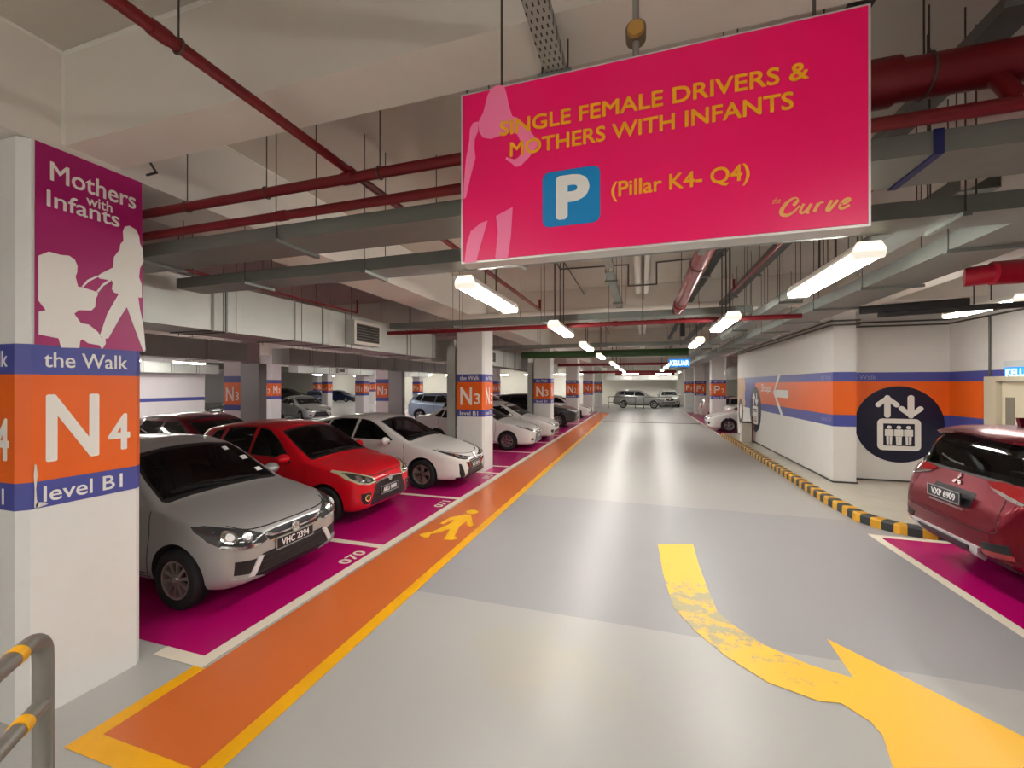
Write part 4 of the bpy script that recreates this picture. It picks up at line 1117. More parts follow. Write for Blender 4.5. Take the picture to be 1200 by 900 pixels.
fig.prism(k([(436, 485), (470, 440), (520, 408), (526, 420), (480, 450), (448, 490)]), pf(.0032), .002)
fig.build('poster_figures', M_signwhite, p4)
# chipped corner of the painted bands
chips = MB()
m_chip = mat('bare_chip', (.62, .60, .56), .7)
chips.prism([(.058, 1.27), (.07, 1.27), (.078, 1.29), (.07, 1.31), (.066, 1.38), (.072, 1.46), (.068, 1.52), (.060, 1.53), (.056, 1.46), (.060, 1.38)], pf(.0035), .001)
chips.prism([(.06, 1.262), (.12, 1.275), (.10, 1.29), (.07, 1.30)], pf(.0035), .001)
chips.build('paint_chip', m_chip, p4)
NL = {9.0: ('N3', 'white pillar numbered N3 beside the white hatchback nose'), 16.2: ('N3', 'white pillar numbered N3 behind the two white saloons'),
      23.6: ('N2', 'white pillar numbered N2 beyond the dark grey crossover'), 30.8: ('N1', 'white pillar numbered N1 at the far end of the walkway'),
      38.2: ('N', 'far white pillar in front of the back wall, left of the lane')}
for y, (tx_, lb) in NL.items():
    pillar(tx_ if len(tx_) > 1 else 'N1', lb, -4.17, y - .08 if y == 9.0 else y)
PL = {23.8: ('P2', 'white pillar numbered P2 behind the white saloon on the right'), 31.0: ('P1', 'white pillar numbered P1 beyond the P2 pillar'),
      38.2: ('P1', 'far white pillar in front of the back wall, right of the lane')}
for y, (tx_, lb) in PL.items():
    pillar(tx_, lb, 3.42, y, lane='left')
for x, y, tx_, lb in ((-11.55, 9.0, 'N3', 'shaded pillar numbered N3 above the maroon car roof'), (-11.55, 16.2, 'N3', 'pillar numbered N3 seen over the white hatchback roof'),
                      (-18.6, 16.5, 'M2', 'white pillar numbered M2 left of the silver crossover'), (-18.6, 23.8, 'M1', 'white pillar numbered M1 seen over the white hatchback roof'),
                      (-18.6, 31.2, 'M1', 'white pillar numbered M1 left of the pale blue crossover'), (-11.55, 23.6, 'N2', 'pillar numbered N2 seen over the red hatchback'),
                      (-11.55, 31.0, 'N1', 'pillar numbered N1 far behind the white hatchback'), (-28, 31.2, 'L1', 'small far pillar numbered L1 beside the dark blue saloon'),
                      (-28, 23.8, 'L2', 'small far pillar numbered L2 right of the striped wall'), (-28, 38.2, 'L1', 'small far pillar near the back wall behind the blue saloon'),
                      (-35.5, 38.2, 'K1', 'farthest small pillar at the left of the back wall'), (-18.6, 38.4, 'M1', 'small pillar before the back wall beyond the M1 pillars')):
    pillar(tx_, lb, x, y, base=M_pillar_far, lod=1)
# ---------------------------------------------------------------- hanging sign over the lane
SY = 1.45
def on_s(u, v): q = on_y(u, v, SY); return (q.x, q.z)
def sg_(pts): return [on_s(u, v) for u, v in pts]
tl, tr_, br, bl_ = sg_([(540, 108.5), (1021.5, 5), (1021.5, 265), (540, 309)])
sx0, sx1 = tl[0], tr_[0]; sz0, sz1 = (bl_[1] + br[1]) / 2, (tl[1] + tr_[1]) / 2
sgn = thing('hanging_sign', 'large magenta hanging sign for single female drivers and mothers with infants', 'sign', (0, 0, 0))
M_sign = mat('sign_magenta', srgb(240, 0, 100), .32, noise=.04, nscale=2)
MB().box((sx0, SY + .002, sz0), (sx1, SY + .075, sz1)).build('sign_box', mat('sign_frame_alu', (.62, .61, .58), .4, .4), sgn)
MB().box((sx0 + .008, SY - .002, sz0 + .008), (sx1 - .008, SY + .002, sz1 - .008)).build('sign_face', M_sign, sgn)
fs = lambda e: (lambda a, b, d: (a, SY - .002 - e - d, b))
M_pinkfig = mat('sign_pink_figure', srgb(255, 128, 174), .35)
M_gold = mat('sign_gold_lettering', srgb(246, 176, 8), .4)
q = lambda pts: sg_([(535 + a / 4.09, 90 + b / 4.09) for a, b in pts])
lady = MB()
lady.prism(q([(150, 90), (168, 55), (195, 40), (228, 42), (240, 80), (252, 140), (268, 190), (290, 195), (330, 230), (385, 300), (390, 330), (350, 385), (310, 425), (285, 433), (262, 412), (236, 396), (240, 385), (280, 398), (300, 385), (318, 360), (325, 340), (290, 275), (250, 262), (205, 285), (165, 298), (128, 292), (110, 265), (104, 222), (130, 170)]), fs(0), .0008)
lady.prism(q([(104, 215), (80, 222), (66, 250), (62, 310), (46, 400), (36, 520), (34, 585), (46, 580), (70, 470), (92, 390), (86, 340), (88, 300), (104, 262)]), fs(0), .0008)
lady.prism(q([(270, 625), (190, 668), (200, 740), (186, 872), (246, 872), (262, 760)]), fs(0), .0008)
lady.prism(q([(120, 700), (150, 690), (130, 760), (110, 830), (96, 886), (40, 893), (50, 800), (70, 740)]), fs(0), .0008)
lady.build('sign_figure', M_pinkfig, sgn)
def stext(mb, s, u0, v0t, v0b, u1, v1t, v1b, e=.0008, **k):
    a = on_s(u0, v0b); a2 = on_s(u0, v0t); b = on_s(u1, v1b); b2 = on_s(u1, v1t)
    text_on(mb, s, fs(e), (a[0], (a[1] + b[1]) / 2, b[0], (a2[1] + b2[1]) / 2), **k)
t1 = MB(); stext(t1, 'SINGLE FEMALE DRIVERS &', 586, 142, 160, 948, 72.5, 93, bold=.016)
t1.build('sign_lettering', M_gold, sgn); t1 = MB(); stext(t1, 'MOTHERS WITH INFANTS', 598, 166, 183.5, 930, 108.5, 129.5, bold=.016)
t1.build('sign_lettering', M_gold, sgn); t1 = MB(); stext(t1, '(Pillar K4- Q4)', 716.5, 211.5, 235.5, 878.5, 193.5, 219, bold=.014)
t1.build('sign_lettering', M_gold, sgn)
b0 = on_s(636, 267.5); b1 = on_s(703.5, 193)
pbx = MB(); pbx.prism(rrect(b0[0], on_s(636, 267.5)[1], b1[0], on_s(636, 203.5)[1], .025), fs(.0004), .0012); pbx.build('parking_symbol', mat('sign_blue', srgb(0, 132, 196), .35), sgn)
pt = MB(); a = on_s(652, 258.5); b = on_s(691, 204)
text_on(pt, 'P', fs(.0016), (a[0], a[1], b[0], on_s(652, 207.5)[1]), bold=.035); pt.build('parking_letter', M_signwhite, sgn)
cv = MB()
c_ = lambda pts: sg_([(890 + x / 10, 220 + y / 10) for x, y in pts])
for _k, (pts, w) in enumerate((([(455, 165), (440, 125), (385, 130), (310, 190), (258, 265), (262, 315), (330, 325), (410, 275), (470, 210)], [.003, .004, .006, .010, .012, .011, .008, .006, .004]),
               ([(450, 150), (425, 180), (395, 212)], .009),
               ([(520, 190), (485, 250), (478, 292), (505, 298), (560, 255), (605, 190)], .007), ([(605, 190), (565, 260), (552, 294), (580, 290)], .008),
               ([(690, 185), (665, 230), (638, 288)], .009), ([(672, 225), (710, 180), (748, 172)], .006),
               ([(845, 150), (805, 215), (785, 268), (815, 265), (870, 200), (915, 148)], .008),
               ([(945, 195), (1010, 180), (1055, 145), (1030, 130), (975, 160), (935, 220), (950, 248), (1000, 235), (1050, 205)], .007))):
    cv.prism(stroke(spline(c_(pts), 4), w if not isinstance(w, list) else [np.interp(i / (4 * (len(pts) - 1)) * (len(w) - 1), range(len(w)), w) for i in range(4 * (len(pts) - 1) + 1)]), fs(.0006), .0008 + .0002 * _k)
stext(cv, 'the', 905, 232.5, 239.5, 914.5, 231.5, 238, shear=.35)
cv.build('sign_logo', mat('sign_gold_logo', srgb(240, 176, 92), .3), sgn)
M_rod = mat('hanger_rod_steel', (.10, .085, .07), .6, .5)
for u, v in ((585, 97),):
    x = on_s(u, v)[0]
    MB().tube([(x, SY + .03, sz1 - .01), (x, SY + .03, ZC)], .005, 8).build('hanger_rod', M_rod, sgn)
MB().tube([(sx1 - .13, SY + .03, sz1 - .01), (sx1 - .13, SY + .03, ZC)], .005, 8).build('hanger_rod', M_rod, sgn)

# conduit drop with its round junction box feeding the sign
xc = on_s(745, 30)[0]
cd = thing('conduit_drop', 'grey conduit with a round orange capped junction box above the magenta sign', 'conduit', (xc, SY + .05, sz1))
zb = on_y(745, 24, SY).z - sz1
MB().tube([(0, 0, -.01), (0, 0, ZC - sz1)], .011, 12).build('pipe', mat('grey_conduit', (.30, .28, .25), .5, .3), cd, smooth=40)
jb = MB(); jb.lathe([(0, -.02), (.034, -.02), (.034, .03), (0, .03)], lambda a, b, h: (a, h, zb + b), n=24); jb.build('junction_box', mat('rust_box', (.16, .12, .07), .6), cd, smooth=40)
jc = MB(); jc.lathe([(0, -.034), (.026, -.034), (.028, -.021), (0, -.021)], lambda a, b, h: (a, h, zb - .006 + b), n=24); jc.build('box_cap', mat('orange_cap', (.45, .24, .05), .5), cd, smooth=40)
# ---------------------------------------------------------------- pipes, trays, ducts and lamps under the slab
M_red = mat('red_pipe_paint', srgb(112, 20, 27), .38, noise=.10, nscale=3)
M_galv = mat('galvanised_tray', (.21, .225, .205), .48, .4, noise=.14, nscale=4)
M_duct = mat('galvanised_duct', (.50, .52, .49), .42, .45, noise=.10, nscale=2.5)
M_flange = mat('duct_flange', (.24, .25, .235), .5, .5)
M_dark = mat('dark_cable', (.03, .03, .03), .6)
M_cond = mat('dark_conduit', (.11, .10, .09), .5, .4)
M_wpipe = mat('white_pipe', (.80, .77, .70), .4)
M_green = mat('green_pipe', srgb(52, 84, 44), .5, noise=.1)

def rods(root, pts, r=.004):
    for x, y, z in pts:
        MB().tube([(x, y, z), (x, y, ZC)], r, 6).build('hanger_rod', M_rod, root)

def pipe(name, label, pts, r, m, hang=(), cat='pipe', group=None, coupl=(), n=16):
    t = thing(name, label, cat, (0, 0, 0), 0, group)
    MB().tube(pts, r, n).build('pipe', m, t, smooth=50)
    for c, d in coupl:
        d = Vector(d).normalized(); c = Vector(c)
        MB().tube([c - d * r * 1.2, c + d * r * 1.2], r * 1.18, n).build('coupling', m, t, smooth=50)
    for h in hang:
        rods(t, [h])
        MB().tube([(h[0] + (r + .004) * math.cos(w) * hang_dir(pts)[1], h[1] + (r + .004) * math.cos(w) * hang_dir(pts)[0], h[2] + (r + .004) * math.sin(w)) for w in [2 * PI * i / 16 for i in range(17)]], .005, 6).build('pipe_clamp', M_rod, t)
    return t
def hang_dir(pts):
    a, b = Vector(pts[0]), Vector(pts[-1]); d = b - a
    return (1, 0) if abs(d.x) > abs(d.y) else (0, 1)

def tray(name, label, axis, a0, a1, c0, c1, z, lip, m=None, hang=1.2, group=None, cables=0, joints=True, cat='cable tray', hang_from=None, hang_to=None):
    """cable tray running along axis from a0 to a1; c0..c1 across, underside at z"""
    m = m or M_galv
    t = thing(name, label, cat, (0, 0, 0), 0, group)
    f = (lambda a, b, d: (a0 + d, a, b)) if axis == 'x' else (lambda a, b, d: (a, a0 + d, b))
    e = .006
    prof = [(c0, z), (c1, z), (c1, z + lip), (c1 - e, z + lip), (c1 - e, z + e), (c0 + e, z + e), (c0 + e, z + lip), (c0, z + lip)]
    MB().prism(prof, f, a1 - a0).build('trough', m, t)
    at = lambda a, c, zz: (a, c, zz) if axis == 'x' else (c, a, zz)
    x = hang_from if hang_from is not None else a0 + .4
    while x < (hang_to or a1):
        for c in (c0 - .012, c1 + .012):
            rods(t, [at(x, c, z - .02)])
        b = MB(); b.box(at(x - .02, c0 - .03, z - .025), at(x + .02, c1 + .03, z - .0005)); b.build('bearer', M_galv, t)
        x += hang
    for i in range(cables):
        c = c0 + .03 + (c1 - c0 - .06) * (i + .5) / cables
        MB().tube([at(a0, c, z + .022 + .006 * (i % 2)), at(a1, c, z + .022 + .006 * (i % 2))], .014, 8).build('cable', M_dark, t, smooth=50)
    return t

def duct(label, axis, a0, a1, c0, c1, z0, z1, flanges, group='ventilation ducts', grilles=(), m=None, hang=True, name='air_duct'):
    t = thing(name, label, 'duct', (0, 0, 0), 0, group)
    at = lambda a, c, zz: (a, c, zz) if axis == 'x' else (c, a, zz)
    MB().box(at(a0, c0, z0), at(a1, c1, z1)).build('duct_run', m or M_duct, t)
    for x in flanges:
        b = MB(); b.box(at(x - .012, c0 - .012, z0 - .012), at(x + .012, c1 + .012, z1 + .012)); b.build('flange', M_flange, t)
        if hang:
            for c in (c0 - .03, c1 + .03):
                rods(t, [at(x + .1, c, z0 - .03)])
    for g0, g1, side in grilles:
        c = c1 if side > 0 else c0
        s = side
        zc0, zc1 = z0 + .05, z1 - .10
        fr = MB()
        fr.box(at(g0, c, zc0), at(g1, c + s * .16, zc1)); g = fr.build('grille_box', M_duct, t)
        rim = MB()
        P = [(g0, zc0), (g1, zc0), (g1, zc1), (g0, zc1)]; I = [(g0 + .05, zc0 + .05), (g1 - .05, zc0 + .05), (g1 - .05, zc1 - .05), (g0 + .05, zc1 - .05)]
        for i in range(4):
            j = (i + 1) % 4
            rim.prism([P[i], P[j], I[j], I[i]], lambda a, b, d: at(a, c + s * (.16 + d), b), .012)
        rim.build('grille_frame', mat('grille_frame_cream', (.60, .58, .52), .5), g)
        MB().box(at(g0 + .05, c + s * .1605, zc0 + .05), at(g1 - .05, c + s * .162, zc1 - .05)).build('grille_back', mat('grille_dark', (.03, .028, .025), .7), g)
        sl = MB(); n = 7
        for i in range(n):
            zz = zc0 + .06 + (zc1 - zc0 - .12) * i / (n - 1)
            sl.box(at(g0 + .05, c + s * .163, zz - .006), at(g1 - .05, c + s * .170, zz + .004))
        sl.build('louvre', mat('louvre_grey', (.14, .13, .115), .5), g)
    return t

# thin red sprinkler pipes
pipe('sprinkler_pipe', 'thin red sprinkler pipe running along the ceiling from the top left corner', [(-1.78, -2, 3.36), (-1.78, 7.4, 3.36), (-1.78, 7.4, 3.55)], .026, M_red, hang=[(-1.78, 1.2, 3.36), (-1.78, 3.4, 3.36)], coupl=[((-1.78, 1.13, 3.36), (0, 1, 0)), ((-1.78, 2.25, 3.36), (0, 1, 0))])
pipe('sprinkler_pipe', 'red sprinkler pipe crossing left of the magenta sign, above the wide tray', [(-9, 2.22, 3.31), (-.3, 2.22, 3.31)], .033, M_red, hang=[(-2.45, 2.22, 3.31), (-3.2, 2.22, 3.31), (-1.55, 2.22, 3.31)], coupl=[((-1.78, 2.22, 3.31), (1, 0, 0))])
pipe('sprinkler_pipe', 'red sprinkler pipe lying along the edge of the wide cable tray', [(-4.5, 2.255, 3.155), (2.1, 2.255, 3.155)], .030, M_red, coupl=[((-2.35, 2.255, 3.155), (1, 0, 0)), ((1.9, 2.255, 3.155), (1, 0, 0))])
pipe('sprinkler_pipe', 'thin red pipe along the top edge of the long air duct', [(-4.56, 1.0, 3.20), (-4.56, 5.9, 3.20), (-4.56, 5.9, 3.42)], .016, M_red)
pipe('fire_main', 'thick red fire main crossing the ceiling right of the magenta sign', [(.4, 2.42, 3.43), (6, 2.42, 3.43)], .092, M_red, hang=[(1.25, 2.42, 3.43), (2.6, 2.42, 3.43)], coupl=[((1.02, 2.42, 3.43), (1, 0, 0))])
pipe('sprinkler_pipe', 'red riser joining the thick fire main to the tray below it', [(1.5, 2.40, 3.36), (1.5, 2.28, 3.17)], .035, M_red)
pipe('sprinkler_pipe', 'glossy dark red pipe running along the lane behind the sign', [(.50, 3.35, 3.12), (.50, 6.9, 3.12)], .075, mat('glossy_red_pipe', srgb(126, 40, 42), .25, .2), hang=[(.50, 4.2, 3.12), (.50, 6.0, 3.12)], coupl=[((.5, 6.3, 3.12), (0, 1, 0))])
pipe('sprinkler_pipe', 'long red pipe crossing the lane under the second grey tray', [(-4.5, 6.70, 2.95), (2.1, 6.70, 2.95)], .035, M_red, hang=[(-3.0, 6.70, 2.95), (-.5, 6.70, 2.95), (1.4, 6.70, 2.95)], coupl=[((-.4, 6.70, 2.95), (1, 0, 0)), ((.3, 6.70, 2.95), (1, 0, 0))])
pipe('sprinkler_pipe', 'bright red pipe over the stair lobby by the lift wall', [(2.72, 4.72, 2.95), (2.95, 4.62, 2.95), (6, 4.62, 2.95)], .085, mat('bright_red_pipe', srgb(150, 14, 36), .35), hang=[(3.3, 4.62, 2.95), (4.2, 4.62, 2.95)], coupl=[((2.95, 4.62, 2.95), (1, 0, 0))])
pipe('sprinkler_pipe', 'thin red branch pipe beside the right hand lamp', [(.98, 3.2, 3.05), (.98, 5.2, 3.05), (.98, 5.2, 3.18)], .012, M_red)
pipe('sprinkler_pipe', 'thin magenta red pipe under the tray at the upper right', [(1.05, 2.72, 2.99), (1.62, 2.9, 3.32)], .020, M_red, hang=[(1.5, 2.86, 3.25)])
pipe('sprinkler_pipe', 'red pipe crossing far down the lane behind the green pipe', [(-4.4, 22.5, 3.06), (1.5, 22.5, 3.06)], .07, M_red, hang=[(-1, 22.5, 3.06)])
pipe('sprinkler_pipe', 'farther red pipe crossing just before the back wall', [(-4.4, 29, 2.85), (2.1, 29, 2.85)], .08, M_red, hang=[(-1, 29, 2.85)])
pipe('drain_pipe', 'dark green pipe crossing high over the far lane', [(-4.4, 15.4, 3.12), (1.5, 15.4, 3.12)], .13, M_green, hang=[(-1.5, 15.4, 3.12), (1.0, 15.4, 3.12)])
pipe('drain_pipe', 'left one of two white pipes running along under the slab', [(-.08, 3, 3.93), (-.08, 30, 3.93)], .055, M_wpipe, group='white pipes under the slab', coupl=[((-.08, 8.2, 3.93), (0, 1, 0))])
pipe('drain_pipe', 'right one of two white pipes running along under the slab', [(.07, 3, 3.93), (.07, 30, 3.93)], .05, M_wpipe, group='white pipes under the slab', coupl=[((.07, 8.0, 3.93), (0, 1, 0))])
pipe('drain_pipe', 'white pipe crossing the lane above the second grey tray', [(-3.4, 7.6, 3.33), (1.2, 7.6, 3.33)], .055, M_wpipe, hang=[(-2.2, 7.6, 3.33), (.9, 7.6, 3.33)])
pipe('drain_pipe', 'short black pipe dropping from the slab in mid lane', [(.95, 11.2, 4.06), (.95, 11.2, 3.2)], .06, M_dark)
pipe('drain_pipe', 'dark red banner like pipe before the back wall duct', [(-2.2, 36.5, 2.92), (2.5, 36.5, 2.92)], .16, M_red, hang=[(-1.5, 36.5, 2.92), (1.8, 36.5, 2.92)])
# wide tray with the red pipe, and the others across the lane
wide_tray = tray('cable_tray', 'wide grey cable tray crossing left and right of the magenta sign', 'x', -4.5, 2.1, 2.31, 2.66, 3.02, .10, hang=1.45, hang_from=-3.9, hang_to=2)
tray('cable_tray', 'grey cable tray crossing the lane just behind the magenta sign', 'x', -4.4, 2.1, 2.95, 3.22, 2.95, .10, hang=1.3, hang_from=-3.5, hang_to=2)
tray('cable_tray', 'grey cable tray crossing the lane above the long red pipe', 'x', -4.5, 1.52, 6.75, 7.0, 3.04, .10, hang=1.6, hang_from=-3.2)
tray('cable_tray', 'far grey cable tray crossing the lane before the green pipe', 'x', -4.5, 1.52, 12.2, 12.5, 3.1, .1, hang=2.0, hang_from=-3)
_x = on_y(1096, 168, 2.30).x
MB().box((_x, 2.302, 3.012), (_x + .035, 2.668, 3.124)).build('blue_strap', mat('blue_strap', srgb(24, 30, 92), .5), wide_tray)
# bent conduit end at the beam beside the poster pillar
pipe('conduit_end', 'short bent black conduit end under the beam beside the poster', [(on_y(173, 186, 1.99).x, 1.955, 3.53), tuple(on_y(173, 186, 1.99)), tuple(on_y(183, 202, 1.99)), tuple(on_y(172, 205, 1.99))], .008, M_dark, cat='conduit')
# perforated tray over the sign
m_perf = bpy.data.materials.new('perforated_tray'); m_perf.use_nodes = True
_nt = m_perf.node_tree; _b = _nt.nodes['Principled BSDF']; _b.inputs['Roughness'].default_value = .5; _b.inputs['Metallic'].default_value = .3
_tc = _nt.nodes.new('ShaderNodeTexCoord'); _br = _nt.nodes.new('ShaderNodeTexBrick')
_br.inputs['Scale'].default_value = 1; _br.inputs['Brick Width'].default_value = .022; _br.inputs['Row Height'].default_value = .034; _br.inputs['Mortar Size'].default_value = .008; _br.offset = .5
_br.inputs['Color1'].default_value = (.02, .02, .018, 1); _br.inputs['Color2'].default_value = (.03, .03, .028, 1); _br.inputs['Mortar'].default_value = (.33, .32, .28, 1)
_nt.links.new(_tc.outputs['Object'], _br.inputs['Vector']); _nt.links.new(_br.outputs['Color'], _b.inputs['Base Color'])
tray('cable_tray', 'perforated cable tray coming towards the top of the magenta sign', 'y', -2.5, 5.0, -.41, -.32, 3.36, .05, m=m_perf, hang=2.4, hang_from=-.6)
tray('cable_tray', 'narrow grey tray running along the lane left of the white pipes', 'y', 5.1, 9.0, -.43, -.33, 3.34, .06, hang=1.5)
# trays along the right side of the lane
tray('cable_tray', 'long wide grey tray running along the right side of the lane', 'y', 2.0, 30, 2.14, 2.60, 2.98, .12, hang=1.25, hang_from=2.6, hang_to=14, cables=3)
tray('cable_tray', 'long narrow grey tray beside the right row of lamps', 'y', 3.3, 30, 1.63, 1.83, 3.02, .08, hang=1.4, hang_from=3.1, hang_to=14)
tray('cable_ladder', 'dark cable ladder running high along the right side', 'y', -2, 16, 1.44, 1.58, 3.56, .06, m=M_cond, hang=1.5, hang_from=2.2, cables=2, cat='cable ladder')
tray('cable_ladder', 'second dark cable ladder high along the right side', 'y', -2, 16, .86, .94, 3.62, .05, m=M_dark, hang=2.2, hang_from=2.4, cables=1, cat='cable ladder')
tray('cable_tray', 'white edged tray hung beneath the wide tray at upper right', 'y', 3.3, 9, 1.88, 2.08, 3.2, .1, hang=1.6)
# conduits along the walls on the right
for i, (z, r) in enumerate(((3.22, .016), (3.14, .016))):
    pipe('wall_conduit', ('upper', 'lower')[i] + ' dark conduit running along the top of the shop arrow wall and lift wall', [(3.46, 17.8, z), (3.46, 9.46, z), (3.91, 9.46, z), (3.91, 9.90, z), (5.47, 9.90, z), (5.47, 7.1, z)], r, M_cond, cat='conduit')
pipe('wall_conduit', 'dark conduit dropping down the lobby wall to the door frame', [(5.50, 8.97, 3.14), (5.50, 8.97, .3)], .016, M_cond, cat='conduit')
pipe('black_pipe', 'black lagged pipe above the lift wall', [(2.6, 6.3, 2.93), (3.5, 6.0, 2.93)], .05, M_dark)
pipe('black_pipe', 'longer black lagged pipe beneath the bright red pipe', [(2.7, 6.1, 2.84), (4.0, 5.7, 2.84)], .035, M_dark)
# lamp conduits
CND = thing('lamp_conduit', 'dark conduit looping down from the slab around the white pipes', 'conduit')
MB().tube([(-1.24, 6.1, 2.93), (-1.24, 6.1, 3.86), (-1.24, 6.5, 3.82), (-.20, 6.5, 3.80), (-.20, 6.5, 3.48), (.2, 6.5, 3.48), (.2, 6.5, 3.80), (1.1, 6.5, 3.82), (1.1, 6.1, 3.82), (1.1, 6.1, 2.93)], .012, 8).build('pipe', M_cond, CND, smooth=40)
MB().tube([(-1.24, 6.1, 3.84), (-1.30, 5.2, 3.84), (-1.30, 5.2, 4.06)], .012, 8).build('branch', M_cond, CND, smooth=40)
pipe('lamp_conduit', 'dark conduit running along the lane under the slab in the middle', [(.02, 2.5, 3.78), (.02, 22, 3.78)], .011, M_cond, cat='conduit')
pipe('lamp_conduit', 'dark conduit running along above the left row of lamps', [(-1.2, 4.9, 3.96), (-1.2, 28, 3.96)], .011, M_cond, cat='conduit')
pipe('lamp_conduit', 'dark conduit running along above the right row of lamps', [(1.15, 4.0, 3.96), (1.15, 28, 3.96)], .011, M_cond, cat='conduit')

# ventilation ducts
GX0, GX1 = on_x(405, 390, -4.6).y, on_x(437, 390, -4.6).y
FL = [on_x(u, 340, -4.6).y for u in (249, 265, 345, 378, 405, 477, 507)]
duct('long galvanised air duct above the silver and red cars with a cream grille', 'y', -3, 8.75, -5.25, -4.6, 2.61, 3.15, [.6, 1.9] + FL, grilles=[(GX0, GX1, 1)])
duct('vertical galvanised duct drop beside the N3 pillar', 'y', 8.98, 9.5, -4.42, -4.21, .0, 2.9, [2.0] if False else [], hang=False, name='duct_drop')
duct('galvanised air duct beyond the first N3 pillar with a grille', 'y', 9.75, 16.0, -5.25, -4.6, 2.61, 3.15, [10.6, 11.5, 12.5, 13.8, 15.0], grilles=[(11.9, 12.5, 1)])
duct('vertical duct drop beside the second N3 pillar', 'y', 16.25, 16.8, -4.42, -4.21, .0, 2.9, [], hang=False, name='duct_drop')
duct('galvanised air duct between the second N3 and N2 pillars', 'y', 17.0, 23.3, -5.25, -4.6, 2.61, 3.15, [18, 19, 20.2, 21.5], grilles=[(19.3, 19.9, 1)])
duct('grey air duct over the second row of cars at the left', 'y', -3, 8.6, -10.82, -10.15, 2.62, 3.1, [0, 1.5, 3, 4.5, 6, 7.5])
duct('grey air duct over the white hatchback in the second row', 'y', 10.0, 23.3, -10.82, -10.15, 2.62, 3.1, [10.8, 12, 13.2, 14.4, 15.6, 16.8, 18, 19.2, 20.4, 21.6], m=M_duct)
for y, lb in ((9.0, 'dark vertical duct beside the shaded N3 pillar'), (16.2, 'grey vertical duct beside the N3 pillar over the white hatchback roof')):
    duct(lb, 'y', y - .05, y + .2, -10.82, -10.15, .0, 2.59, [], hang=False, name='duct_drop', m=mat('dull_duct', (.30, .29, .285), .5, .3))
duct('white air duct along the far striped wall', 'y', 5, 15.4, -20.6, -20.0, 2.52, 2.98, [8, 9.3, 10.6, 12, 13.2, 14.3], grilles=[(11.2, 11.9, 1)])
duct('white air duct beyond the M2 pillar', 'y', 17.3, 31, -17.6, -17.0, 2.62, 3.05, [18.4, 19.6, 21, 22.3, 23.6, 25, 26.5, 28, 29.5], grilles=[(20.1, 20.7, 1)])
duct('large white air duct across the hall before the back wall', 'x', -3.3, 3.2, 41.6, 42.3, 2.45, 3.15, [-2.2, -.9, .4, 1.6], m=mat('white_duct', (.66, .66, .62), .5))
# lamps
M_tube = mat('fluorescent_tube', (1, 1, 1), .5, emit=LAMP, emit_col=LAMP_COL)
M_body = mat('lamp_body', (.82, .80, .72), .45)
M_cap = mat('lamp_end_cap', (.80, .76, .66), .4, emit=.35, emit_col=(1, .92, .78))  # weak emission stands in for tube light passing through the cap
def make_lamp(label, x, y, z=2.81, axis='y', group='fluorescent lamps', rod=True):
    t = thing('ceiling_lamp', label, 'lamp', (x, y, z), 0 if axis == 'y' else PI / 2, group)
    L = 1.22
    b = MB(); b.prism([(-.082, .040), (.082, .040), (.088, .055), (.06, .10), (-.06, .10), (-.088, .055)], lambda p, q, d: (p, -L / 2 - .03 + d, q), L + .06)
    b.build('lamp_body', M_body, t)
    for s in (1, -1):
        tb = MB(); tb.prism(ellipse(s * .041, .020, .037, .026, 16), lambda p, q, d: (p, -L / 2 + .02 + d, q), L - .04)
        tb.build('fluorescent_tube', M_tube, t, smooth=50)
    for s in (1, -1):
        e = MB(); y0 = s * (L / 2 + .03)
        e.prism([(-.080, -.004), (.080, -.004), (.091, .03), (.086, .06), (.062, .104), (-.062, .104), (-.086, .06), (-.091, .03)], lambda p, q, d: (p, min(y0, y0 - s * .022) + d, q), .022)
        e.build('end_cap', M_cap, t)
    if rod:
        for s in (1, -1):
            MB().tube([(0, s * .15, .09), (0, s * .15, ZC - z)], .008, 8).build('hanger_rod', M_rod, t)
    return t
LL = [(-1.42, 3.85), (-1.2, 6.45), (-1.2, 9.5), (-1.2, 12.9), (-1.15, 17.2), (-1.15, 20.0), (-1.15, 24.0), (-1.15, 28.0)]
LN = ['lit double tube lamp below the left end of the magenta sign', 'second lit lamp of the left row, before the long red pipe', 'third lit lamp of the left row', 'fourth lit lamp of the left row, under the green pipe',
      'fifth lit lamp of the left row', 'sixth lit lamp of the left row', 'seventh lit lamp of the left row', 'farthest lit lamp of the left row']
for (x, y), n in zip(LL, LN): make_lamp(n, x, y)
RL = [(1.38, 3.85), (1.08, 6.4), (1.05, 9.3), (1.1, 18.5), (1.1, 21.6), (1.1, 26.0)]
RN = ['large lit double tube lamp below the right end of the magenta sign', 'second lit lamp of the right row, beside the long tray', 'third lit lamp of the right row', 'small lit lamp of the right row left of the blue exit sign', 'small lit lamp of the right row under the blue exit sign', 'farthest lit lamp of the right row']
for (x, y), n in zip(RL, RN): make_lamp(n, x, y)
make_lamp('small lamp hung crosswise before the white back duct, left one', -.9, 34.5, axis='x'); make_lamp('small lamp hung crosswise before the white back duct, right one', 1.6, 35.5, axis='x')
for i, (x, y) in enumerate(((-1.4, -.8), (1.4, -.8), (-1.3, -2.6), (1.3, -2.6), (-1.3, -4.5), (1.3, -4.5))):
    make_lamp('lit double tube lamp of the lane rows behind the viewpoint', x, y)
for y in (3, 6, 9, 12, 15, 18.5, 22, 25, 28, 31, 34): make_lamp('lit lamp over the second lane behind the parked cars', -14.6, y, z=2.95, group='lamps over the second lane')
for y in (5.5, 8, 10.5, 13): make_lamp('added lamp brightening the striped wall', -18.6, y, z=2.9, group='added lamps by the striped wall')  # extra row, added only to brighten the striped wall
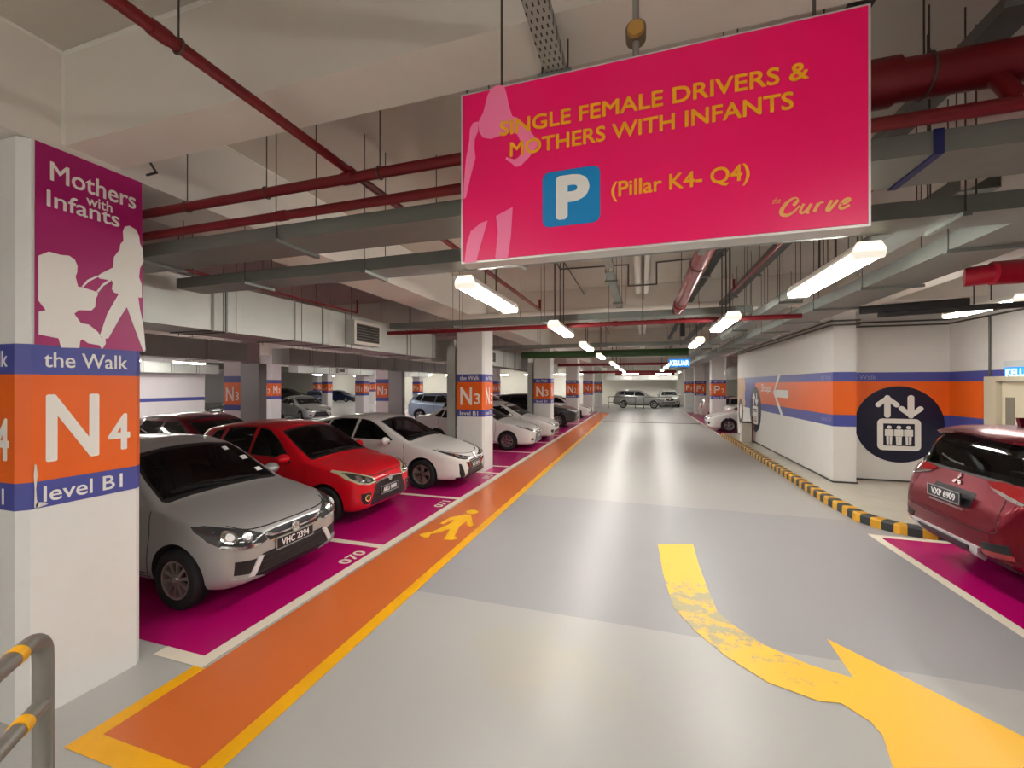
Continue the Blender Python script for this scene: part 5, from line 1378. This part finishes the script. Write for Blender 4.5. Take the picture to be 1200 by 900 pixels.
for x in (-6, -8, -11, -14, -17, -20, -23, -26, -29, -32, -36): make_lamp('added lamp brightening the back wall at the left', x, 41.6, z=3.0, axis='x', group='added lamps along the back wall')  # invented row that lifts the dim left part of the back wall
for y in (8, 12, 17, 22, 27, 31, 35): make_lamp('lit lamp over the third lane far at the left', -24, y, z=2.95, group='lamps over the third lane')
for x in (-9, -14.5, -20, -26, -31, -38): make_lamp('lit lamp over the cross lane before the back wall', x, 36.5 if x > -30 else 34, z=2.95, group='lamps over the cross lane')
for x in (-1.5, 1.0, 3.2): make_lamp('added lamp behind the white back duct, brightening the back wall', x, 40.4, z=3.1, group='added lamps behind the back duct')  # fill lamps added out of sight behind the duct for the back wall
make_lamp('lamp over the far bays right of the lane', 6.6, 24, z=2.95, group='lamps over the right bays'); make_lamp('lamp over the lobby by the lift', 4.4, 7.3, z=3.0, group='lamps over the right bays')
# ---------------------------------------------------------------- wall pictograms, exit signs, rail, barriers
def lift_icon(parent, fn, cx, cz, s, side):
    """white arrows and the three figures in a lift car; fn maps (a, b, d) on the disc"""
    P = lambda pts: [(cx + a * s, cz + b * s) for a, b in pts]
    m = MB()
    def arrow(x, y0, y1, e=0):
        d = 1 if y1 > y0 else -1
        m.prism(P(stroke([(x, y0), (x, y1)], .14)), fn, .002 + e)
        m.prism(P(stroke([(x - .20, y1 - d * .19), (x, y1), (x + .20, y1 - d * .19)], .13)), fn, .0023 + e)
        m.prism(P(ellipse(x, y1, .065, .065, 14)), fn, .0026 + e); m.prism(P(ellipse(x, y0, .07, .07, 14)), fn, .0029 + e)
        for q in (-.20, .20): m.prism(P(ellipse(x + q, y1 - d * .19, .063, .063, 12)), fn, .0026 + e)
    arrow(-.24, .17, .63); arrow(.26, .63, .16, .0015)
    o = rrect(-.46, -.75, .47, .08, .12); i = rrect(-.33, -.63, .34, -.05, .01)
    ring = o + o[:1] + i[:1] + i[::-1]
    m.prism(P(ring), fn, .002)
    for x in (-.2, .005, .21):
        m.prism(P(ellipse(x, -.145, .05, .045, 16)), fn, .002)
        m.prism(P(rrect(x - .095, -.38, x + .095, -.20, .02)), fn, .002)
        m.prism(P([(x - .065, -.385), (x - .008, -.385), (x - .008, -.60), (x - .055, -.60)]), fn, .002)
        m.prism(P([(x + .065, -.385), (x + .008, -.385), (x + .008, -.60), (x + .055, -.60)]), fn, .002)
    return m.build('pictogram', M_signwhite, parent)
ic = thing('lift_sign', 'large dark disc with white lift arrows and three figures on the lift wall', 'sign', (0, 0, 0))
fa = lambda a, b, d: (a, 9.945 - d, b)
c0 = on_y(1000, 498, 9.945); c1 = on_y(1105.5, 498, 9.945); zt = on_y(1052, 452.5, 9.945).z; zb_ = on_y(1052, 542, 9.945).z
cx, cz = (c0.x + c1.x) / 2 + .02, (zt + zb_) / 2
MB().prism(ellipse(cx, cz, (c1.x - c0.x) / 2, (zt - zb_) / 2, 56), fa, .003).build('disc', M_navy, ic)
lift_icon(ic, lambda a, b, d: (a, 9.942 - d, b), cx + .0, cz + .05, .74, 1)
fb = lambda a, b, d: (3.495 - d, a, b)
i2 = thing('lift_sign', 'dark oval lift sign on the shop arrow wall beside the word Shops', 'sign', (0, 0, 0))
MB().prism(ellipse(15.27, 1.20, .70, .73, 48), fb, .003).build('disc', M_navy, i2)
lift_icon(i2, lambda a, b, d: (3.492 - d, 15.27 - (a - 15.27), b), 15.27, 1.25, .70, 1)
i3 = thing('lift_sign', 'small dark oval sign at the far end of the shop arrow wall', 'sign', (0, 0, 0))
MB().prism(ellipse(17.35, 1.0, .38, .50, 32), fb, .003).build('disc', M_navy, i3)
m = MB(); m.prism(ellipse(17.35, 1.0, .16, .28, 20), lambda a, b, d: (3.492 - d, a, b), .002); m.build('pictogram', M_signwhite, i3)
# white shop arrow with its word
sa = thing('shops_arrow', 'white Shops arrow painted across the orange and blue wall bands', 'sign', (0, 0, 0))
m = MB(); g = lambda a, b, d: (3.4945 - d, a, b)
m.prism(stroke([(12.55, 1.18), (13.25, 1.80), (12.75, 2.28)], .14), g, .002); m.prism([(13.2, 1.86), (12.05, 1.86), (12.05, 1.66), (13.2, 1.66)], g, .0021); m.build('arrow', M_signwhite, sa)
m = MB(); text_on(m, 'Shops', lambda a, b, d: (3.4945 - d, 14.55 - a, 1.72 + b), (0, 0, 1.05, .30), bold=.008); m.build('lettering', M_signwhite, sa)
wt = thing('wall_lettering', 'small white the Walk and level B1 lettering at the end of the shop arrow wall', 'lettering', (0, 0, 0))
m_f = mat('faded_lettering', srgb(140, 140, 190), .5)
m = MB(); text_on(m, 'the Walk', lambda a, b, d: (3.4945 - d, 10.05 - a, 2.10 + b), (0, 0, .46, .09)); m.build('lettering', m_f, wt)
m = MB(); text_on(m, 'level B1', lambda a, b, d: (3.4945 - d, 10.02 - a, 1.27 + b), (0, 0, .44, .09)); m.build('lettering', m_f, wt)
w2 = thing('wall_lettering', 'white the Walk lettering at the top of the lift wall', 'lettering', (0, 0, 0))
m = MB(); text_on(m, 'the Walk', lambda a, b, d: (3.9 + a, 9.9445 - d, 2.10 + b), (0, 0, .48, .095)); m.build('lettering', m_f, w2)
# mural corner at the far end of the wall
mu = thing('wall_mural', 'tall blue and skin toned mural strip at the far end of the shop arrow wall', 'mural', (0, 0, 0))
m = MB(); m.prism([(16.75, 1.2), (17.85, 1.2), (17.85, 2.24), (16.75, 2.24), (16.6, 1.9), (16.8, 1.6), (16.62, 1.35)], g, .0012); m.build('panel', mat('mural_tan', srgb(196, 160, 130), .5, noise=.3, nscale=3), mu)

def exit_sign(label, loc, rz, w, h, hung):
    t = thing('exit_sign', label, 'exit sign', loc, rz, 'exit signs')
    mb = MB(); mb.box((-w / 2, -.03, 0), (w / 2, .03, h)); mb.build('light_box', mat('exit_blue', srgb(30, 130, 225), .4, emit=.45, emit_col=srgb(30, 140, 235)), t)
    L = MB(); text_on(L, 'KELUAR', lambda a, b, d: (a, -.031 - d, b), (-w * .45, h * .16, w * .45, h * .84), bold=.02); L.build('lettering', mat('exit_white', (.9, .97, 1), .4, emit=.7, emit_col=(.75, .92, 1)), t)
    k = MB(); k.box((-w / 2 - .01, -.035, h), (w / 2 + .01, .035, h + (.10 if not hung else .16))); k.build('housing', mat('exit_housing', (.55, .58, .58), .4), t)
    if hung:
        for s in (-1, 1): MB().tube([(s * w * .4, 0, h + .15), (s * w * .4, 0, ZC - loc[2])], .008, 8).build('hanger_rod', M_rod, t)
    return t
exit_sign('lit blue KELUAR exit sign above the cream lobby door', (5.475, 8.28, 2.10), -PI / 2, .62, .17, False)
eA, eB = on_y(784, 430, 17), on_y(808.5, 420.5, 17)
exit_sign('small lit blue KELUAR exit sign hanging over the far right of the lane', ((eA.x + eB.x) / 2, 17, eA.z), 0, eB.x - eA.x, eB.z - eA.z, True)

# steel rail at the lower left corner
rl = thing('hand_rail', 'grey tubular steel rail with yellow bands at the lower left corner', 'rail', (0, 0, 0))
M_rail = mat('grey_rail_paint', (.22, .205, .18), .38, .4, noise=.12, nscale=12)
A = Vector((-1.90, .86, 1.175)); D = Vector((.125, -.145, 0)).normalized()
p0 = A
post = [(A.x, A.y, 0), (A.x, A.y, 1.07)] + [tuple(Vector((A.x, A.y, 1.10)) + D * (.075 * (1 - math.cos(w))) + Vector((0, 0, .075 * math.sin(w)))) for w in [PI / 2 * i / 6 for i in range(1, 7)]] + [tuple(Vector((A.x, A.y, 1.175)) + D * .9)]
MB().tube(post, .026, 18).build('post_and_rail', M_rail, rl, smooth=60)
MB().tube([(A.x, A.y, .945), tuple(Vector((A.x, A.y, .945)) + D * .9)], .024, 16).build('lower_rail', M_rail, rl, smooth=60)
for z, d in ((1.175, .135), (.945, .11)):
    c = Vector((A.x, A.y, z)) + D * d
    MB().tube([tuple(c - D * .017), tuple(c + D * .017)], .0275, 18).build('yellow_band', M_yel, rl, smooth=60)
MB().lathe([(0, 0), (.06, 0), (.06, .008), (0, .008)], lambda a, b, h: (A.x + a, A.y + b, h), n=24).build('base_plate', M_rail, rl)

# barriers before the back wall
def barrier(label, x0, x1, y):
    t = thing('barrier_rail', label, 'barrier', (x0, y, 0), 0, 'steel barriers')
    m_ = mat('barrier_steel', (.14, .13, .12), .4, .5); w = x1 - x0
    MB().tube([(0, 0, 0), (0, 0, .90), (.08, 0, .98), (w - .08, 0, .98), (w, 0, .90), (w, 0, 0)], .035, 10).build('hoop', m_, t, smooth=50)
    MB().tube([(.02, 0, .5), (w - .02, 0, .5)], .028, 8).build('middle_rail', m_, t, smooth=50)
barrier('steel hoop barrier before the tail of the silver crossover', -2.75, -.55, 36.2)
barrier('steel hoop barrier before the nose of the silver crossover', .1, 2.3, 36.2)
barrier('steel hoop barrier far off between the M1 and N3 pillars', -15.5, -13.6, 34.5)
# bollard cabinet at the end of the arrow wall
fb_ = thing('fire_hose_box', 'maroon edged service box at the far foot of the shop arrow wall', 'cabinet', (3.12, 15.35, .121))
MB().box((0, 0, .0), (.28, .22, .62)).build('box_body', mat('box_cream', (.62, .58, .5), .5), fb_)
MB().box((-.01, -.01, .62), (.29, .23, .66)).build('box_top', mat('box_black', (.03, .03, .03), .5), fb_)
MB().box((.285, -.06, 0), (.33, .0, .86)).build('box_edge', mat('box_maroon', (.16, .02, .03), .5), fb_)
# wall fan lamp at the far right
fn_ = thing('wall_fan', 'small round wall fan beyond the end of the shop arrow wall', 'fan', (3.5, 19.2, 2.45), 0)
mb = MB(); mb.lathe([(.02, .0), (.25, .03), (.25, .09), (.02, .12)], lambda a, b, h: (a, -h, b), n=24); mb.build('fan_cage', mat('fan_white', (.6, .6, .58), .5), fn_, smooth=40)
MB().tube([(0, 0, 0), (0, .15, .1), (0, .15, ZC - 2.45)], .02, 8).build('fan_bracket', M_cond, fn_)
# ---------------------------------------------------------------- the parked cars
P_silver = paint('silver_paint', srgb(168, 168, 166), .35, .32); P_red = paint('red_paint', (.60, .004, .014)); P_white = paint('white_paint', (.70, .685, .66))
P_maroon = mat('maroon_paint', (.14, .0005, .010), .26, .55, coat=.12); P_dred = paint('deep_red_paint', (.20, .004, .012)); P_grey = paint('dark_grey_paint', (.035, .036, .038), .3)
P_black = paint('black_paint', (.012, .012, .013)); P_blue = paint('pale_blue_silver_paint', srgb(150, 168, 190), .5, .3); P_navy = paint('navy_paint', (.012, .022, .07), .2)
P_lsil = paint('light_silver_paint', srgb(180, 182, 180), .5, .3); P_mid = paint('mid_silver_paint', srgb(146, 147, 144), .4, .3); P_rose = paint('rose_grey_paint', srgb(170, 150, 148), .4, .3)
A_NOSE = -3.30
def park(label, S, nose_x, y, paint_, heading=0.0, **k):
    """nose_x is the nose for heading 0 (facing the lane), y the middle of the car"""
    return make_car(label, S, (nose_x - S['L'] / 2 * CAR_SCALE * math.cos(heading), y, 0), heading, paint_, **k)
park('silver hatchback with plate VHC 2394 nearest the white N4 pillar', AXIA, -3.36, 3.38, P_silver, front=axia_silver_face, rear=hatch_tail, plate='VHC 2394', plate_at=(.0, .50, .0), style=(10, .03, .03, True))
park('bright red hatchback with plate AKD 9890 between the silver and white cars', AXIA, -3.75, 5.62, P_red, front=axia_red_face, rear=hatch_tail, plate='AKD 9890', plate_at=(.0, .44, .0), style=(8, .04, .05, False))
park('white hatchback with black lower grille beside the N3 pillar', YARIS, -3.25, 7.9, P_white, front=yaris_face, rear=hatch_tail, plate='WD 2019', plate_at=(.0, .43, .0), style=(5, -.045, .045, True))
park('white saloon parked just beyond the first N3 pillar', VIOS, -3.15, 12.9, P_white, front=vios_face, rear=sedan_tail, lod=1, plate='VCK 318', plate_at=(0, .43), style=(8, .04, .05, False))
park('second white saloon, parked in front of the farther N3 pillar', VIOS, -3.0, 15.1, P_white, front=city_face, rear=sedan_tail, lod=1, style=(8, .04, .05, False))
park('dark grey crossover with its nose beyond the farther N3 pillar', SUV, -2.95, 19.95, P_grey, front=suv_face, rear=suv_tail, lod=1, style=(9, .05, .06, False))
park('small white car beyond the dark grey crossover', VIOS, -2.95, 25.6, P_white, front=vios_face, rear=sedan_tail, lod=2)
park('black car roof behind the two white saloons', SUV, -4.6, 17.76, P_black, front=suv_face, rear=suv_tail, lod=2)
# second row, noses towards the first
park('maroon hatchback parked behind the red hatchback', YARIS, -7.4, 6.95, P_dred, front=yaris_face, rear=hatch_tail, lod=1)
park('dark car roof at far left behind the silver hatchback', YARIS, -7.2, 4.75, P_black, front=yaris_face, rear=hatch_tail, lod=1)
make_car('pale blue silver crossover seen over the white hatchback bonnet', SUV, (-10.3, 20.9, 0), 0, P_blue, lod=1, front=suv_face, rear=suv_tail, style=(6, .05, .06, False))
make_car('dark car behind the pale blue silver crossover', SUV, (-10.4, 26.5, 0), 0, P_black, lod=2, front=suv_face, rear=suv_tail)
# third row and beyond
make_car('light silver saloon facing out beside the M2 pillar', VIOS, (-18.9, 19.6, 0), -.35, P_lsil, lod=1, front=suv_face if False else vios_face, rear=sedan_tail)
make_car('black car with chrome face seen left of the shaded N3 pillar', AXIA, (-20.7, 17.3, 0), -PI / 2, P_black, lod=1, front=axia_silver_face, rear=hatch_tail)
make_car('dark blue saloon parked far off at the left', VIOS, (-32.5, 35.2, 0), -.8, P_navy, lod=1, front=vios_face, rear=sedan_tail)
make_car('dark crossover at the far left of the back wall', SUV, (-39.2, 38.6, 0), .3, P_grey, lod=2, front=suv_face, rear=suv_tail)
make_car('second dark blue car right of the blue saloon', YARIS, (-33.6, 40.6, 0), .1, P_navy, lod=2, front=yaris_face, rear=hatch_tail)
# before the back wall
make_car('silver crossover parked sideways at the end of the lane', SUV, (-.35, 37.6, 0), 0, P_mid, lod=1, front=suv_face, rear=suv_tail, style=(5, .05, .07, False))
make_car('silver crossover facing the lane beside the back wall', SUV, (2.3, 41.05, 0), -PI / 2, P_lsil, lod=1, front=suv_face, rear=suv_tail)
# right side
make_car('white saloon parked nose out at the right before the P2 pillar', VIOS, (4.75, 20.2, 0), PI, P_white, lod=1, front=city_face, rear=sedan_tail, style=(5, -.045, .05, False))
make_car('white car tail behind the white saloon at the right', VIOS, (5.9, 22.5, 0), 0, P_white, lod=1, front=vios_face, rear=sedan_tail)
make_car('pale rose car tail beyond the P2 pillar', YARIS, (5.0, 26.0, 0), 0, P_rose, lod=1, front=yaris_face, rear=hatch_tail)

XP = dict(SUV, zt=SUV['zt'][:15] + [(4.0, 1.615), (4.12, 1.585), (4.17, 1.54), (4.205, 1.46), (4.275, 1.24), (4.32, 1.10), (4.38, .99), (4.44, .82), (4.48, .68)], yg=SUV['yg'][:-3] + [(4.17, .62), (4.26, .68), (4.4, .62), (4.48, .46)], zs=SUV['zs'][:-2] + [(4.33, 1.05), (4.42, .88), (4.48, .66)], w=SUV['w'][:-4] + [(4.2, .87), (4.36, .82), (4.45, .72), (4.48, .60)], dg=SUV['dg'][:-1] + [(4.48, .01)], zb=SUV['zb'][:-1] + [(4.48, .46)], L=4.48, R=.325, track=.87, rear_glass=[(-.74, 1.13), (.74, 1.13), (.71, 1.30), (.62, 1.50), (.56, 1.53), (-.56, 1.53), (-.62, 1.50), (-.71, 1.30)])
def crossover_tail(root, sk, paint_, lod):
    M = CARM; L = sk.L
    suv_tail_spoiler(root, sk, paint_)
    for sg in (1, -1):
        P = lambda pts: [(sg * a, b) for a, b in pts]
        sk.patch(MB_(root, 'tail_lamp', M['lamp_red']), 'rear', P([(.36, 1.10), (.50, 1.13), (.68, 1.13), (.79, 1.08), (.80, 1.0), (.66, 1.015), (.48, 1.05)]), off=.014, step=.05)
        sk.patch(MB_(root, 'tail_lamp_bar', M['chrome']), 'rear', P([(.42, 1.06), (.56, 1.045), (.72, 1.01), (.79, .99), (.785, .97), (.66, .99), (.48, 1.035)]), off=.018, step=.05)
        sk.patch(MB_(root, 'reflector', M['lamp_red']), 'rear', P([(.52, .50), (.76, .52), (.76, .475), (.55, .455)]), off=.010, step=.06)
        sk.patch(MB_(root, 'bumper_vent', M['black']), 'rear', P([(.50, .56), (.74, .60), (.755, .47), (.58, .44)]), off=.004, step=.06)
    sk.patch(MB_(root, 'plate_recess', M['black']), 'rear', rrect(-.30, .81, .30, .97, .03), off=.004, step=.06)
    sk.patch(MB_(root, 'boot_handle', M['chrome']), 'rear', rrect(-.26, .772, .26, .792, .008), off=.02, step=.1)
    sk.patch(MB_(root, 'skid_plate', M['silver_trim']), 'rear', [(-.52, .50), (.52, .50), (.40, .37), (.28, .33), (-.28, .33), (-.40, .37)], off=.03, step=.06)
    sk.patch(MB_(root, 'skid_plate_insert', M['black']), 'rear', [(-.40, .475), (.40, .475), (.30, .40), (-.30, .40)], off=.036, step=.06)
    sk.patch(MB_(root, 'rear_apron', M['black']), 'rear', [(-.72, .42), (-.52, .40), (-.30, .325), (.30, .325), (.52, .40), (.72, .42), (.70, .34), (.3, .29), (-.3, .29), (-.70, .34)], off=.008, step=.06)
    em = MB_(root, 'emblem', M['chrome'])
    for a in (PI / 2, PI / 2 + 2 * PI / 3, PI / 2 + 4 * PI / 3):
        c = (.038 * math.cos(a), 1.045 + .038 * math.sin(a)); b = (.076 * math.cos(a), 1.045 + .076 * math.sin(a))
        n = (-.022 * math.sin(a), .022 * math.cos(a))
        sk.patch(em, 'rear', [(0, 1.045), (c[0] + n[0], c[1] + n[1]), b, (c[0] - n[0], c[1] - n[1])], off=.012, step=.2)
    w = MB_(root, 'rear_wiper', M['black'])
    sk.patch(w, 'rear', stroke([(.0, 1.20), (.2, 1.215), (.38, 1.26)], .016), off=.02, skirt=.012, step=.1)
def suv_tail_spoiler(root, sk, paint_):
    L = sk.L; sp = MB_(root, 'rear_spoiler', paint_)
    vs = []; n = 14
    prof = [(.62, 1.632), (.40, 1.622), (.21, 1.59), (.14, 1.56), (.17, 1.53), (.36, 1.53), (.6, 1.56)]
    for i in range(n + 1):
        t = -1 + 2 * i / n; y = .60 * t; k = 1 - .30 * abs(t) ** 4; dz = -.05 * t * t
        vs += [(-L / 2 + (.62 - (.62 - a) * k), y, b + dz) for a, b in prof]
    m = len(prof); fs = []
    for i in range(n):
        for j in range(m):
            fs.append((i * m + j, i * m + (j + 1) % m, (i + 1) * m + (j + 1) % m, (i + 1) * m + j))
    fs += [tuple(range(m)), tuple(n * m + j for j in reversed(range(m)))]
    sp.add(vs, fs)
    fin = MB_(root, 'roof_antenna', paint_)
    fin.prism([(-L / 2 + .62, 1.62), (-L / 2 + .82, 1.64), (-L / 2 + .66, 1.715), (-L / 2 + .60, 1.715)], lambda a, b, d: (a, -.02 + d, b), .04)
make_car('maroon crossover seen from behind at the right, plate VXP 6909', XP, (3.0 + XP['L'] / 2 * CAR_SCALE * 1.04, 5.50, 0), 0, P_maroon, scale=1.04, lod=0, front=suv_face, rear=crossover_tail, rear_plate=('VXP 6909', .005, .89))
